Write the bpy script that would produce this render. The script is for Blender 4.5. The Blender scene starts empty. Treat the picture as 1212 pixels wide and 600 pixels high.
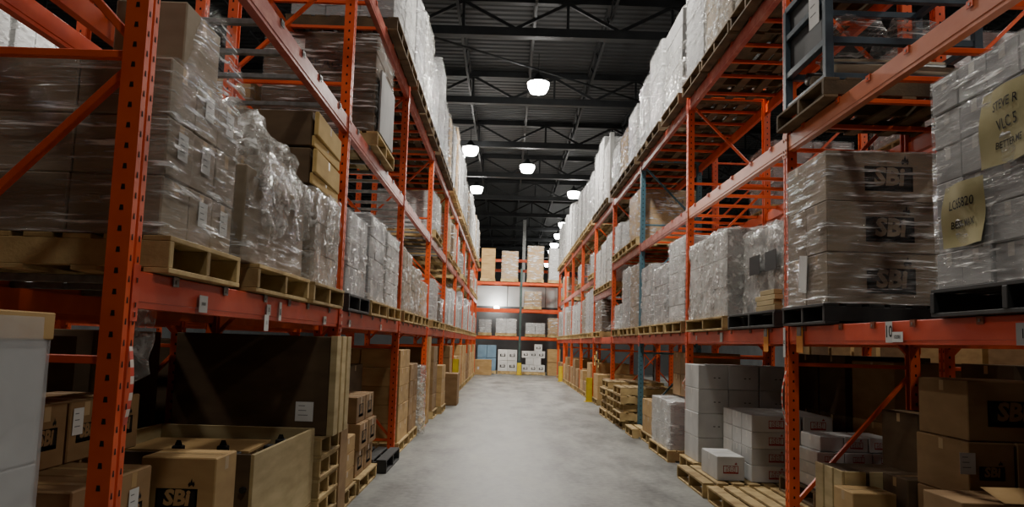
import bpy, bmesh, math, random
from mathutils import Vector, Matrix, noise
random.seed(7)
col = bpy.context.scene.collection
sc = bpy.context.scene
# ------------------------------------------------------------------ materials
def new_mat(name):
    m = bpy.data.materials.new(name); m.use_nodes = True
    nt = m.node_tree; nt.nodes.clear()
    out = nt.nodes.new('ShaderNodeOutputMaterial')
    return m, nt, out
def N(nt, kind, **kw):
    n = nt.nodes.new(kind)
    for k, v in kw.items():
        if k.startswith('i_'):
            n.inputs[int(k[2:])].default_value = v
        else: setattr(n, k, v)
    return n
def ramp(nt, src, stops):
    r = N(nt, 'ShaderNodeValToRGB')
    e = r.color_ramp.elements
    e[0].position, e[0].color = stops[0][0], (*stops[0][1], 1)
    e[1].position, e[1].color = stops[-1][0], (*stops[-1][1], 1)
    for p, c in stops[1:-1]:
        k = e.new(p); k.color = (*c, 1)
    nt.links.new(src, r.inputs[0]); return r
def S(r, g, b):                       # sRGB 0-255 to linear
    f = lambda c: c/12.92 if c <= .04045 else ((c+.055)/1.055)**2.4
    return tuple(f(v/255) for v in (r, g, b))
def mat(name, c0, c1, scale=6, stretch=(1,1,1), rough=.6, metal=0, bump=0, bscale=40, vary=.12, c_mid=None, detail=4, spec=.4):
    """noise-mottled surface; every object gets its own small brightness shift"""
    m, nt, out = new_mat(name)
    tc = N(nt, 'ShaderNodeTexCoord'); mp = N(nt, 'ShaderNodeMapping'); mp.inputs['Scale'].default_value = stretch
    oi = N(nt, 'ShaderNodeObjectInfo')
    nt.links.new(tc.outputs['Object'], mp.inputs[0])
    ad = N(nt, 'ShaderNodeVectorMath', operation='ADD'); nt.links.new(mp.outputs[0], ad.inputs[0])
    ms = N(nt, 'ShaderNodeMath', operation='MULTIPLY'); nt.links.new(oi.outputs['Random'], ms.inputs[0]); ms.inputs[1].default_value = 30
    nt.links.new(ms.outputs[0], ad.inputs[1])
    no = N(nt, 'ShaderNodeTexNoise'); no.inputs['Scale'].default_value = scale; no.inputs['Detail'].default_value = detail
    nt.links.new(ad.outputs[0], no.inputs['Vector'])
    stops = [(.3, c0), (.7, c1)] if c_mid is None else [(.3, c0), (.5, c_mid), (.7, c1)]
    rp = ramp(nt, no.outputs['Fac'], stops)
    hs = N(nt, 'ShaderNodeHueSaturation')
    mr = N(nt, 'ShaderNodeMapRange'); nt.links.new(oi.outputs['Random'], mr.inputs[0])
    mr.inputs[3].default_value = 1-vary; mr.inputs[4].default_value = 1+vary
    nt.links.new(mr.outputs[0], hs.inputs['Value']); nt.links.new(rp.outputs[0], hs.inputs['Color'])
    p = N(nt, 'ShaderNodeBsdfPrincipled'); nt.links.new(hs.outputs[0], p.inputs['Base Color'])
    p.inputs['Roughness'].default_value = rough; p.inputs['Metallic'].default_value = metal
    p.inputs['Specular IOR Level'].default_value = spec
    if bump:
        n2 = N(nt, 'ShaderNodeTexNoise'); n2.inputs['Scale'].default_value = bscale; nt.links.new(ad.outputs[0], n2.inputs['Vector'])
        b = N(nt, 'ShaderNodeBump'); b.inputs['Strength'].default_value = bump; b.inputs['Distance'].default_value = .01
        nt.links.new(n2.outputs['Fac'], b.inputs['Height']); nt.links.new(b.outputs[0], p.inputs['Normal'])
    nt.links.new(p.outputs[0], out.inputs[0]); return m
def film_mat(name, lo, hi, stretch, scale, rough=.16, bump=.7, tint=(.86,.86,.85), streak=(3,3,45)):
    m, nt, out = new_mat(name)
    tc = N(nt, 'ShaderNodeTexCoord'); oi = N(nt, 'ShaderNodeObjectInfo')
    mp = N(nt, 'ShaderNodeMapping'); mp.inputs['Scale'].default_value = stretch
    mp.inputs['Rotation'].default_value = (.22, .18, 0)
    nt.links.new(tc.outputs['Object'], mp.inputs[0])
    ms = N(nt, 'ShaderNodeMath', operation='MULTIPLY'); nt.links.new(oi.outputs['Random'], ms.inputs[0]); ms.inputs[1].default_value = 17
    ad = N(nt, 'ShaderNodeVectorMath', operation='ADD'); nt.links.new(mp.outputs[0], ad.inputs[0]); nt.links.new(ms.outputs[0], ad.inputs[1])
    n1 = N(nt, 'ShaderNodeTexNoise'); n1.inputs['Scale'].default_value = scale; n1.inputs['Detail'].default_value = 3; n1.inputs['Distortion'].default_value = .9
    nt.links.new(ad.outputs[0], n1.inputs['Vector'])
    n2 = N(nt, 'ShaderNodeTexNoise'); n2.inputs['Scale'].default_value = scale*.35; n2.inputs['Detail'].default_value = 3
    nt.links.new(ad.outputs[0], n2.inputs['Vector'])
    mu = N(nt, 'ShaderNodeMath', operation='MULTIPLY'); nt.links.new(n1.outputs['Fac'], mu.inputs[0]); nt.links.new(n2.outputs['Fac'], mu.inputs[1])
    mr = N(nt, 'ShaderNodeMapRange'); nt.links.new(mu.outputs[0], mr.inputs[0])
    mr.inputs[1].default_value = .14; mr.inputs[2].default_value = .42; mr.inputs[3].default_value = lo; mr.inputs[4].default_value = hi
    # pulled streaks and painted glints: thin pale lines where the film is drawn tight, in patches
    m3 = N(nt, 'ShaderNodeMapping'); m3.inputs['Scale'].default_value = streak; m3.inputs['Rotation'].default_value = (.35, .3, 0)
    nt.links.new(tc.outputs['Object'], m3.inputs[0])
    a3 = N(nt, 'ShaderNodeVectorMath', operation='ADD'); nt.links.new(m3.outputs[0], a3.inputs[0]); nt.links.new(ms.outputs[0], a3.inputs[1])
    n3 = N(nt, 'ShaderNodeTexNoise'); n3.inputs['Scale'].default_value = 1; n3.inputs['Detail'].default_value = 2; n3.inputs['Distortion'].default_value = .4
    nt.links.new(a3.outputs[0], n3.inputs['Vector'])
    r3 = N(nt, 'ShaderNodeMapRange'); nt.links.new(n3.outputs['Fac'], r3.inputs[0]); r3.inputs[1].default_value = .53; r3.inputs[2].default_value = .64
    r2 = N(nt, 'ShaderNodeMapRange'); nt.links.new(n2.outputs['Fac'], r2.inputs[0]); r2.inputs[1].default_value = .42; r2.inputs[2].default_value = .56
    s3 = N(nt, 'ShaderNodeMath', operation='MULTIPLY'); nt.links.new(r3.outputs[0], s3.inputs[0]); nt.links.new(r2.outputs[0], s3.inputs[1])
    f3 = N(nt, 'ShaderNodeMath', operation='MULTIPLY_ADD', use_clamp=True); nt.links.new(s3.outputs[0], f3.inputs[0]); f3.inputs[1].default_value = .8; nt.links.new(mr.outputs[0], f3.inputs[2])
    hsum = N(nt, 'ShaderNodeMath', operation='MULTIPLY_ADD'); nt.links.new(n3.outputs['Fac'], hsum.inputs[0]); hsum.inputs[1].default_value = .5; nt.links.new(n1.outputs['Fac'], hsum.inputs[2])
    b = N(nt, 'ShaderNodeBump'); b.inputs['Strength'].default_value = bump; b.inputs['Distance'].default_value = .025
    nt.links.new(hsum.outputs[0], b.inputs['Height'])
    p = N(nt, 'ShaderNodeBsdfPrincipled')
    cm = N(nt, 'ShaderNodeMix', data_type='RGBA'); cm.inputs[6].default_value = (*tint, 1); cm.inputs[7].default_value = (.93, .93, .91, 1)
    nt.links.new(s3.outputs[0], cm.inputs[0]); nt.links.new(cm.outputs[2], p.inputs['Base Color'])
    p.inputs['Roughness'].default_value = rough; p.inputs['Specular IOR Level'].default_value = .9
    nt.links.new(b.outputs[0], p.inputs['Normal'])
    t = N(nt, 'ShaderNodeBsdfTransparent')
    mx = N(nt, 'ShaderNodeMixShader'); nt.links.new(f3.outputs[0], mx.inputs[0]); nt.links.new(t.outputs[0], mx.inputs[1]); nt.links.new(p.outputs[0], mx.inputs[2])
    nt.links.new(mx.outputs[0], out.inputs[0]); return m
def emit(name, c, s):
    m, nt, out = new_mat(name)
    e = N(nt, 'ShaderNodeEmission'); e.inputs[0].default_value = (*c, 1); e.inputs[1].default_value = s
    nt.links.new(e.outputs[0], out.inputs[0]); return m
M = {}
M['orange'] = mat('orange_paint', S(218,76,28), S(236,98,42), 5, rough=.42, vary=.05)
M['beam_red'] = mat('red_orange_beam_paint', S(206,68,42), S(226,92,62), 3, (1,.6,2), rough=.4, vary=.05)
M['beam_faded'] = mat('faded_red_beam_paint', S(168,66,52), S(204,126,106), 6, (1,.7,2), rough=.4, vary=.06, c_mid=S(180,84,68))
M['beam_tan'] = mat('sun_bleached_orange_paint', S(206,108,66), S(226,134,92), 3, (1,.5,2), rough=.4, vary=.04)
M['hole'] = mat('punched_hole_dark', (.006,.004,.003), (.01,.006,.005), rough=.9)
M['blue'] = mat('blue_paint', S(62,100,114), S(80,118,130), 5, rough=.45, vary=.05)
M['teal'] = mat('grey_green_paint', S(64,84,80), S(88,108,104), 5, rough=.5)
M['slate'] = mat('slate_blue_steel', S(52,66,76), S(76,92,102), 6, rough=.4, vary=.05)
M['steel'] = mat('galvanised_steel', S(112,114,112), S(146,148,146), 20, rough=.4, metal=.5)
M['dark_steel'] = mat('dark_roof_steel', S(26,28,30), S(40,42,44), 3, rough=.6, vary=.1)
M['rust'] = mat('rusty_brown_steel', S(120,60,38), S(150,84,54), 20, rough=.6)
M['yellow'] = mat('safety_yellow_paint', S(208,178,24), S(232,206,48), 5, rough=.45)
M['wood'] = mat('pallet_wood', S(150,122,78), S(208,182,128), 5, (1,1,1), rough=.8, vary=.2, bump=.2, bscale=60)
M['wood_old'] = mat('aged_shaded_pallet_wood', S(80,66,48), S(122,102,74), 5, rough=.85, vary=.2, bump=.2, bscale=60)  # aged wood, darkened further to paint in shade under the top tier
M['black_pallet'] = mat('black_pallet_plastic', S(38,38,38), S(58,58,56), 5, rough=.6)
M['ply'] = mat('plywood', S(172,152,108), S(200,180,134), 3, (1,1,5), rough=.75)
M['brown'] = mat('brown_cardboard', S(136,106,70), S(158,126,86), 3, (1,1,3), rough=.85, vary=.14)
M['tan'] = mat('tan_cardboard', S(172,138,88), S(196,162,110), 3, (1,1,3), rough=.85, vary=.1)
M['cream'] = mat('cream_cardboard', S(186,154,92), S(208,176,112), 3, (1,1,3), rough=.85, vary=.06)
M['dun'] = mat('grey_brown_cardboard', S(136,120,98), S(158,142,120), 3, (1,1,3), rough=.8, vary=.08)
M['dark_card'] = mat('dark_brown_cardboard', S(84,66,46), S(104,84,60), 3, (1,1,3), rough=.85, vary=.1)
M['white'] = mat('white_cardboard', S(180,180,178), S(206,206,203), 3, rough=.7, vary=.07)
M['grey'] = mat('pale_grey_cardboard', S(148,148,148), S(176,176,174), 3, rough=.7, vary=.08)
M['lightblue'] = mat('light_blue_cardboard', S(120,152,176), S(140,170,192), 3, rough=.7)
M['tape'] = mat('packing_tape', S(176,146,100), S(188,158,112), 3, rough=.3)
M['tape_w'] = mat('clear_tape_on_white', S(196,194,186), S(206,204,198), 3, rough=.3)
M['ink'] = mat('black_print', S(26,22,18), S(36,30,24), 3, rough=.8)
M['ink_red'] = mat('red_print', S(150,44,36), S(168,56,46), 3, rough=.8)
M['ink_soft'] = mat('grey_print', S(104,104,104), S(120,120,120), 3, rough=.8)
M['paper'] = mat('white_paper', S(206,206,202), S(226,226,222), 3, rough=.8)
M['yellow_paper'] = mat('pale_yellow_paper', S(178,168,120), S(204,194,148), 4, rough=.85)
M['orange_tag'] = mat('orange_tag_card', S(214,132,40), S(232,152,60), 4, rough=.7)
M['sign_yellow'] = mat('yellow_sign_card', S(204,180,92), S(222,200,120), 4, rough=.7)
M['black'] = mat('black_rubber', S(20,20,20), S(30,30,30), 4, rough=.6)
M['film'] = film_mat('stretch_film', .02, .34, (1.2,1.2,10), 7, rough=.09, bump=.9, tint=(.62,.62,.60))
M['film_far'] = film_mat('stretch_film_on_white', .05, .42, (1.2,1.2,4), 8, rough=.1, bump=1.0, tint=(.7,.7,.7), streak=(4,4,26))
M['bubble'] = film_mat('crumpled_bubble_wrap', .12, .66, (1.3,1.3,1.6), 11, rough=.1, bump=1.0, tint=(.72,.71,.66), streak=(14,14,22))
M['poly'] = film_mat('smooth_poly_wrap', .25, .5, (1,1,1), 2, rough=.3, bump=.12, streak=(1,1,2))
M['lens'] = emit('lamp_lens', (1,.98,.93), 40)
# concrete floor
def floor_mat():
    m, nt, out = new_mat('concrete_floor')
    tc = N(nt, 'ShaderNodeTexCoord')
    n1 = N(nt, 'ShaderNodeTexNoise'); n1.inputs['Scale'].default_value = 1.3; n1.inputs['Detail'].default_value = 8; n1.inputs['Roughness'].default_value = .62
    n2 = N(nt, 'ShaderNodeTexNoise'); n2.inputs['Scale'].default_value = 14; n2.inputs['Detail'].default_value = 5
    mp = N(nt, 'ShaderNodeMapping'); mp.inputs['Scale'].default_value = (1.6,.5,1)
    nt.links.new(tc.outputs['Object'], mp.inputs[0]); nt.links.new(mp.outputs[0], n1.inputs['Vector']); nt.links.new(tc.outputs['Object'], n2.inputs['Vector'])
    mx = N(nt, 'ShaderNodeMath', operation='MULTIPLY_ADD'); nt.links.new(n2.outputs['Fac'], mx.inputs[0]); mx.inputs[1].default_value = .3
    nt.links.new(n1.outputs['Fac'], mx.inputs[2])
    r = ramp(nt, mx.outputs[0], [(.48, S(84,85,83)), (.62, S(120,121,117)), (.78, S(146,146,140))])
    br = N(nt, 'ShaderNodeTexBrick'); br.offset = 0
    br.inputs['Scale'].default_value = 1; br.inputs['Mortar Size'].default_value = .012; br.inputs['Brick Width'].default_value = 6; br.inputs['Row Height'].default_value = 6
    br.inputs['Color1'].default_value = br.inputs['Color2'].default_value = (1,1,1,1); br.inputs['Mortar'].default_value = (.82,.82,.82,1)
    bm_ = N(nt, 'ShaderNodeMapping'); bm_.inputs['Location'].default_value = (2.55,1,0); nt.links.new(tc.outputs['Object'], bm_.inputs[0]); nt.links.new(bm_.outputs[0], br.inputs['Vector'])
    mm = N(nt, 'ShaderNodeMix', data_type='RGBA', blend_type='MULTIPLY'); mm.inputs[0].default_value = 1
    nt.links.new(r.outputs[0], mm.inputs[6]); nt.links.new(br.outputs[0], mm.inputs[7])
    p = N(nt, 'ShaderNodeBsdfPrincipled'); nt.links.new(mm.outputs[2], p.inputs['Base Color'])
    rr = N(nt, 'ShaderNodeMapRange'); nt.links.new(n1.outputs['Fac'], rr.inputs[0]); rr.inputs[3].default_value = .38; rr.inputs[4].default_value = .6
    nt.links.new(rr.outputs[0], p.inputs['Roughness'])
    nt.links.new(p.outputs[0], out.inputs[0]); return m
M['floor'] = floor_mat()
def deck_mat():
    m, nt, out = new_mat('corrugated_roof_deck')
    tc = N(nt, 'ShaderNodeTexCoord')
    w = N(nt, 'ShaderNodeTexWave'); w.bands_direction = 'Y'; w.inputs['Scale'].default_value = 1.1
    nt.links.new(tc.outputs['Object'], w.inputs['Vector'])
    r = ramp(nt, w.outputs['Fac'], [(.1, S(32,34,35)), (.9, S(48,50,52))])
    b = N(nt, 'ShaderNodeBump'); b.inputs['Distance'].default_value = .05; nt.links.new(w.outputs['Fac'], b.inputs['Height'])
    p = N(nt, 'ShaderNodeBsdfPrincipled'); p.inputs['Roughness'].default_value = .7
    nt.links.new(r.outputs[0], p.inputs['Base Color']); nt.links.new(b.outputs[0], p.inputs['Normal'])
    nt.links.new(p.outputs[0], out.inputs[0]); return m
M['deck'] = deck_mat()
M['wall'] = mat('grey_block_wall', S(92,94,94), S(108,110,110), 1, rough=.9)
M['wall_light'] = mat('pale_grey_wall_panel', S(226,230,226), S(240,243,240), 1, rough=.9)
def stripe_mat():
    m, nt, out = new_mat('red_white_banding')
    tc = N(nt, 'ShaderNodeTexCoord'); sp = N(nt, 'ShaderNodeSeparateXYZ'); nt.links.new(tc.outputs['Object'], sp.inputs[0])
    f = N(nt, 'ShaderNodeMath', operation='FRACT'); k = N(nt, 'ShaderNodeMath', operation='MULTIPLY'); k.inputs[1].default_value = 17
    nt.links.new(sp.outputs[2], k.inputs[0]); nt.links.new(k.outputs[0], f.inputs[0])
    r = ramp(nt, f.outputs[0], [(.5, S(214,60,36)), (.56, S(222,206,196))])
    p = N(nt, 'ShaderNodeBsdfPrincipled'); p.inputs['Roughness'].default_value = .4; nt.links.new(r.outputs[0], p.inputs['Base Color'])
    nt.links.new(p.outputs[0], out.inputs[0]); return m
M['stripe'] = stripe_mat()
# ------------------------------------------------------------------ object helpers
LABELS = {}
def tag(o, label, cat, group=None, kind=None):
    w = len(label.split())
    if not 4 <= w <= 16: print('LABEL LENGTH', w, label)
    if label in LABELS and not (group and LABELS[label] == group): print('DUP LABEL', label)
    LABELS[label] = group
    o['label'] = label; o['category'] = cat
    if group: o['group'] = group
    if kind: o['kind'] = kind
    return o
def thing(name, label, cat, loc=(0,0,0), rz=0, group=None):
    o = bpy.data.objects.new(name, None); o.empty_display_size = .1
    o.location = loc; o.rotation_euler = (0,0,rz); col.objects.link(o)
    return tag(o, label, cat, group)
def put(name, me, parent=None, loc=(0,0,0), rot=(0,0,0), label=None):
    o = bpy.data.objects.new(name, me); o.location = loc; o.rotation_euler = rot
    if parent: o.parent = parent
    if label: o['label'] = label
    col.objects.link(o); return o
class MB:
    def __init__(s): s.v=[]; s.f=[]; s.m=[]; s.mats=[]
    def mi(s, m):
        if m not in s.mats: s.mats.append(m)
        return s.mats.index(m)
    def box(s, x0,x1,y0,y1,z0,z1, m):
        n=len(s.v); i=s.mi(m)
        s.v += [(x,y,z) for z in (z0,z1) for x,y in ((x0,y0),(x1,y0),(x1,y1),(x0,y1))]
        for q in ((3,2,1,0),(4,5,6,7),(0,1,5,4),(1,2,6,5),(2,3,7,6),(3,0,4,7)):
            s.f.append(tuple(n+k for k in q)); s.m.append(i)
        return s
    def poly(s, pts, m):
        n=len(s.v); s.v += [tuple(p) for p in pts]; s.f.append(tuple(range(n,n+len(pts)))); s.m.append(s.mi(m)); return s
    def bar(s, a, b, w, h, m, up=(0,1,0)):
        a,b=Vector(a),Vector(b); d=(b-a).normalized(); u=Vector(up); r=d.cross(u).normalized(); u=r.cross(d).normalized()
        n=len(s.v); i=s.mi(m)
        for p in (a,b):
            for sx,sy in ((-1,-1),(1,-1),(1,1),(-1,1)): s.v.append(tuple(p+r*sx*w/2+u*sy*h/2))
        for q in ((3,2,1,0),(4,5,6,7),(0,1,5,4),(1,2,6,5),(2,3,7,6),(3,0,4,7)):
            s.f.append(tuple(n+k for k in q)); s.m.append(i)
        return s
    def tube(s, pts, r, m, n=8):
        i=s.mi(m); base=len(s.v); P=[Vector(p) for p in pts]
        for k,p in enumerate(P):
            d=(P[min(k+1,len(P)-1)]-P[max(k-1,0)]).normalized(); u=Vector((0,0,1)) if abs(d.z)<.9 else Vector((1,0,0))
            a=d.cross(u).normalized(); b=d.cross(a)
            rr = r[k] if isinstance(r,(list,tuple)) else r
            for j in range(n):
                t=2*math.pi*j/n; s.v.append(tuple(p+a*math.cos(t)*rr+b*math.sin(t)*rr))
        for k in range(len(P)-1):
            for j in range(n):
                j2=(j+1)%n; s.f.append((base+k*n+j,base+k*n+j2,base+(k+1)*n+j2,base+(k+1)*n+j)); s.m.append(i)
        s.f.append(tuple(base+j for j in range(n))[::-1]); s.m.append(i)
        s.f.append(tuple(base+(len(P)-1)*n+j for j in range(n))); s.m.append(i)
        return s
    def add(s, vf, mtx, m):
        n=len(s.v); i=s.mi(m)
        s.v += [tuple(mtx@Vector(p)) for p in vf[0]]
        for q in vf[1]: s.f.append(tuple(n+k for k in q)); s.m.append(i)
        return s
    def mesh(s, name, bevel=0, smooth=False):
        me=bpy.data.meshes.new(name); me.from_pydata(s.v,[],s.f)
        for m in s.mats: me.materials.append(m)
        me.polygons.foreach_set('material_index', s.m)
        if smooth: me.polygons.foreach_set('use_smooth',[True]*len(s.f))
        if bevel:
            bm=bmesh.new(); bm.from_mesh(me)
            es=[e for e in bm.edges if len(e.link_faces)==2 and e.calc_face_angle(0)>.5]
            bmesh.ops.bevel(bm, geom=es, offset=bevel, segments=1, affect='EDGES', clamp_overlap=True)
            bm.to_mesh(me); bm.free()
        me.update(); return me
_T={}
def text_vf(txt, bold=.0, shear=0.0):
    k=(txt,bold,shear)
    if k in _T: return _T[k]
    c=bpy.data.curves.new('lettering','FONT'); c.body=txt; c.size=1; c.offset=bold; c.shear=shear; c.align_x='CENTER'; c.align_y='CENTER'; c.resolution_u=2
    o=bpy.data.objects.new('lettering',c); col.objects.link(o)
    dg=bpy.context.evaluated_depsgraph_get(); me=o.evaluated_get(dg).to_mesh()
    vf=([tuple(v.co) for v in me.vertices],[tuple(p.vertices) for p in me.polygons])
    o.evaluated_get(dg).to_mesh_clear(); bpy.data.objects.remove(o); bpy.data.curves.remove(c)
    _T[k]=vf; return vf
def face_mtx(face, a, z, off):
    """matrix that stands drawing-plane x/y on a box face: face in '-y','+x','-x'; a = position along the face"""
    if face=='-y': return Matrix(((1,0,0,a),(0,0,-1,-off),(0,1,0,z),(0,0,0,1)))
    if face=='+x': return Matrix(((0,0,1,off),(1,0,0,a),(0,1,0,z),(0,0,0,1)))
    if face=='-x': return Matrix(((0,0,-1,-off),(-1,0,0,a),(0,1,0,z),(0,0,0,1)))
def logo(mb, face, a, z, off, w, m, body):
    """outlined SBI wordmark with a small flame over its right end"""
    T=face_mtx(face,a,z,off+.0012); h=w*.52
    def rect(x0,x1,y0,y1): mb.add(([(x0,y0,0),(x1,y0,0),(x1,y1,0),(x0,y1,0)],[(0,1,2,3)]),T,m)
    t=w*.045
    rect(-w/2,w/2,-h/2,-h/2+t*2.2); rect(-w/2,w/2,h/2-t,h/2); rect(-w/2,-w/2+t,-h/2,h/2); rect(w/2-t,w/2,-h/2,h/2)
    L=Matrix.Translation((0,.03*w,0))@Matrix.Diagonal((w*.50,w*.50,1,1))
    if m is M['ink']: rect(-w/2,w/2,-h/2,h/2)
    else: mb.add(text_vf('SBi',.075,.1), T@L, m)
    mb.add(text_vf('SBi',.045 if m is M['ink'] else .022,.1), T@Matrix.Translation((0,0,.0008))@L, body)
    fx,fy=w*.34,h/2+w*.04
    fl=[(-.5,0),(-.75,.5),(-.35,1.0),(-.3,.7),(.05,1.6),(.3,.8),(.55,1.1),(.75,.5),(.5,0),(.2,.35),(-.1,.3)]
    mb.add(([(fx+p*w*.11,fy+q*w*.13,0) for p,q in fl],[tuple(range(len(fl)))]),T,m)
_C={}
def carton_mesh(dx,dy,dz, kind='brown', logos=(), text=None, label_on=None):
    dx,dy,dz=round(dx,3),round(dy,3),round(dz,3)
    k=(dx,dy,dz,kind,tuple(logos),text,label_on)
    if k in _C: return _C[k]
    body=MB().box(-dx/2,dx/2,-dy/2,dy/2,0,dz,M[kind])
    tmp=body.mesh('tmp', bevel=min(.006,dz*.05))
    mb=MB(); mb.mi(M[kind])
    mb.v=[tuple(v.co) for v in tmp.vertices]; mb.f=[tuple(p.vertices) for p in tmp.polygons]; mb.m=[0]*len(mb.f)
    bpy.data.meshes.remove(tmp)
    tp=M['tape_w'] if kind in('white','grey','lightblue','paper') else M['tape']
    e=.0008
    # tape along the top seam and down the ends
    mb.poly([(-dx/2+.01,-.025,dz+e),(dx/2-.01,-.025,dz+e),(dx/2-.01,.025,dz+e),(-dx/2+.01,.025,dz+e)],tp)
    for sx in(-1,1):
        q=[(sx*(dx/2+e),-.025,dz-.008),(sx*(dx/2+e),-.025,dz-min(.07,dz*.4)),(sx*(dx/2+e),.025,dz-min(.07,dz*.4)),(sx*(dx/2+e),.025,dz-.008)]
        mb.poly(q,tp)
    ink=M['ink_red'] if kind=='white' else M['ink']
    for f in logos:
        L,off=(dx,dy/2) if f=='-y' else (dy,dx/2)
        w=min(L*.55,dz*.95); logo(mb,f,0 if L<.6 else -L*.1,dz*.46,off,w,ink,M[kind])
    if text:
        for f in('-y',('+x')):
            L,off=(dx,dy/2) if f=='-y' else (dy,dx/2)
            s=min(.09,dz*.4); mb.add(text_vf(text,.01),face_mtx(f,L*.12,dz*.5,off+.0012)@Matrix.Diagonal((s,s,1,1)),M['ink'])
    me=mb.mesh('carton_'+kind); _C[k]=me; return me
def paper_mesh(w,h,lines=3):
    k=('paper',w,h,lines)
    if k in _C: return _C[k]
    mb=MB().box(-w/2,w/2,-.0006,.0006,-h/2,h/2,M['paper'])
    for i in range(lines):
        z=h*.3-i*h*.24; mb.poly([(-w*.34,-.001,z-h*.02),(w*(.02+.09*i),-.001,z-h*.02),(w*(.02+.09*i),-.001,z+h*.015),(-w*.34,-.001,z+h*.015)],M['ink_soft'])
    me=mb.mesh('shipping_label'); _C[k]=me; return me
RZ={'-y':0,'+x':math.pi/2,'-x':-math.pi/2}
# ------------------------------------------------------------------ pallets
_P={}
PH=.145
def pallet_meshes(dx,dy,wood):
    k=(round(dx,2),round(dy,2),wood)
    if k in _P: return _P[k]
    w=M[wood]; rnd=random.Random(str(k))
    def deck(z0,z1,n,bw):
        mb=MB()
        for i in range(n):
            x=-dx/2+bw/2+(dx-bw)*i/(n-1); j=rnd.uniform(-.008,.008)
            mb.box(x-bw/2+j,x+bw/2+j,-dy/2,dy/2,z0,z1,w)
        return mb
    sm=MB().box(-dx/2,dx/2,-.02,.02,.02,PH-.02,w)
    r={'top_deck':deck(PH-.02,PH,8,.11).mesh('pallet_top_deck',.002),'bottom_deck':deck(0,.02,5,.1).mesh('pallet_bottom_deck',.002),'stringer':sm.mesh('pallet_stringer',.003)}
    one=deck(PH-.02,PH,8,.11)
    for m2 in (deck(0,.02,5,.1),):
        n=len(one.v); one.v+=m2.v; one.f+=[tuple(a+n for a in f) for f in m2.f]; one.m+=m2.m
    for y in(-dy/2+.02,0,dy/2-.02): one.box(-dx/2,dx/2,y-.02,y+.02,.02,PH-.02,w)
    r['one']=one.mesh('pallet_mesh'); _P[k]=r; return r
def pallet(x0,x1,y0,y1,z,label,wood='wood',group='pallets',rz=0):
    dx,dy=x1-x0,y1-y0; ms=pallet_meshes(dx,dy,wood); loc=((x0+x1)/2,(y0+y1)/2,z)
    if y0>19:
        o=put('pallet',ms['one'],None,loc,(0,0,rz)); return tag(o,label,'pallet',group)
    t=thing('pallet',label,'pallet',loc,rz,group)
    put('top_deck',ms['top_deck'],t); put('bottom_deck',ms['bottom_deck'],t)
    for y in(-dy/2+.02,0,dy/2-.02): put('stringer',ms['stringer'],t,(0,y,0))
    return t
# ------------------------------------------------------------------ stretch film
def film_mesh(dx,dy,h,seed,wob=.012,cap=True,skirt=0,near=True,m='film',lump=0,low=.03,taper=0):
    step=.055 if near else .14
    nx,ny=max(4,int(dx/step)),max(4,int(dy/step)); nz=max(5,int(h/(step*1.0)))
    ring=[]
    for i in range(nx): ring.append((-dx/2+dx*i/nx,-dy/2,0,-1))
    for i in range(ny): ring.append((dx/2,-dy/2+dy*i/ny,1,0))
    for i in range(nx): ring.append((dx/2-dx*i/nx,dy/2,0,1))
    for i in range(ny): ring.append((-dx/2,dy/2-dy*i/ny,-1,0))
    n=len(ring); mb=MB(); idx=mb.mi(M[m]); sd=Vector((seed*3.17,seed*1.31,seed*.77))
    def pt(x,y,nx_,ny_,z,sc_,zz):
        v=noise.noise(Vector((x*5,y*5,z*7))+sd)+.5*noise.noise(Vector((x*12,y*12,z*14))+sd)
        o=.010+abs(v)*wob
        if skirt and z<.25: o+=skirt*(1-max(0,z)/.25)**2
        k=sc_*(1-taper*max(0,z)/h)
        return ((x+nx_*o)*k,(y+ny_*o)*k,zz)
    rows=[]
    for j in range(nz+1):
        z=-low+(h+low)*j/nz
        rows.append([pt(*p,z,1,z) for p in ring])
    if cap:
        for s_ in (.93,.8,.6,.35,.12):
            r=[]
            for p in ring:
                v=noise.noise(Vector((p[0]*s_*4,p[1]*s_*4,3))+sd)
                r.append(pt(*p,h,s_,h+.012+abs(v)*(wob+lump)+lump*(1-s_)*.6))
            rows.append(r)
    for r in rows: mb.v+=r
    for j in range(len(rows)-1):
        for i in range(n):
            a=j*n+i;b=j*n+(i+1)%n; mb.f.append((a,b,b+n,a+n)); mb.m.append(idx)
    if cap:
        mb.f.append(tuple((len(rows)-1)*n+i for i in range(n))); mb.m.append(idx)
    return mb.mesh('stretch_film_mesh',smooth=True)
_SEED=[0]
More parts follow.
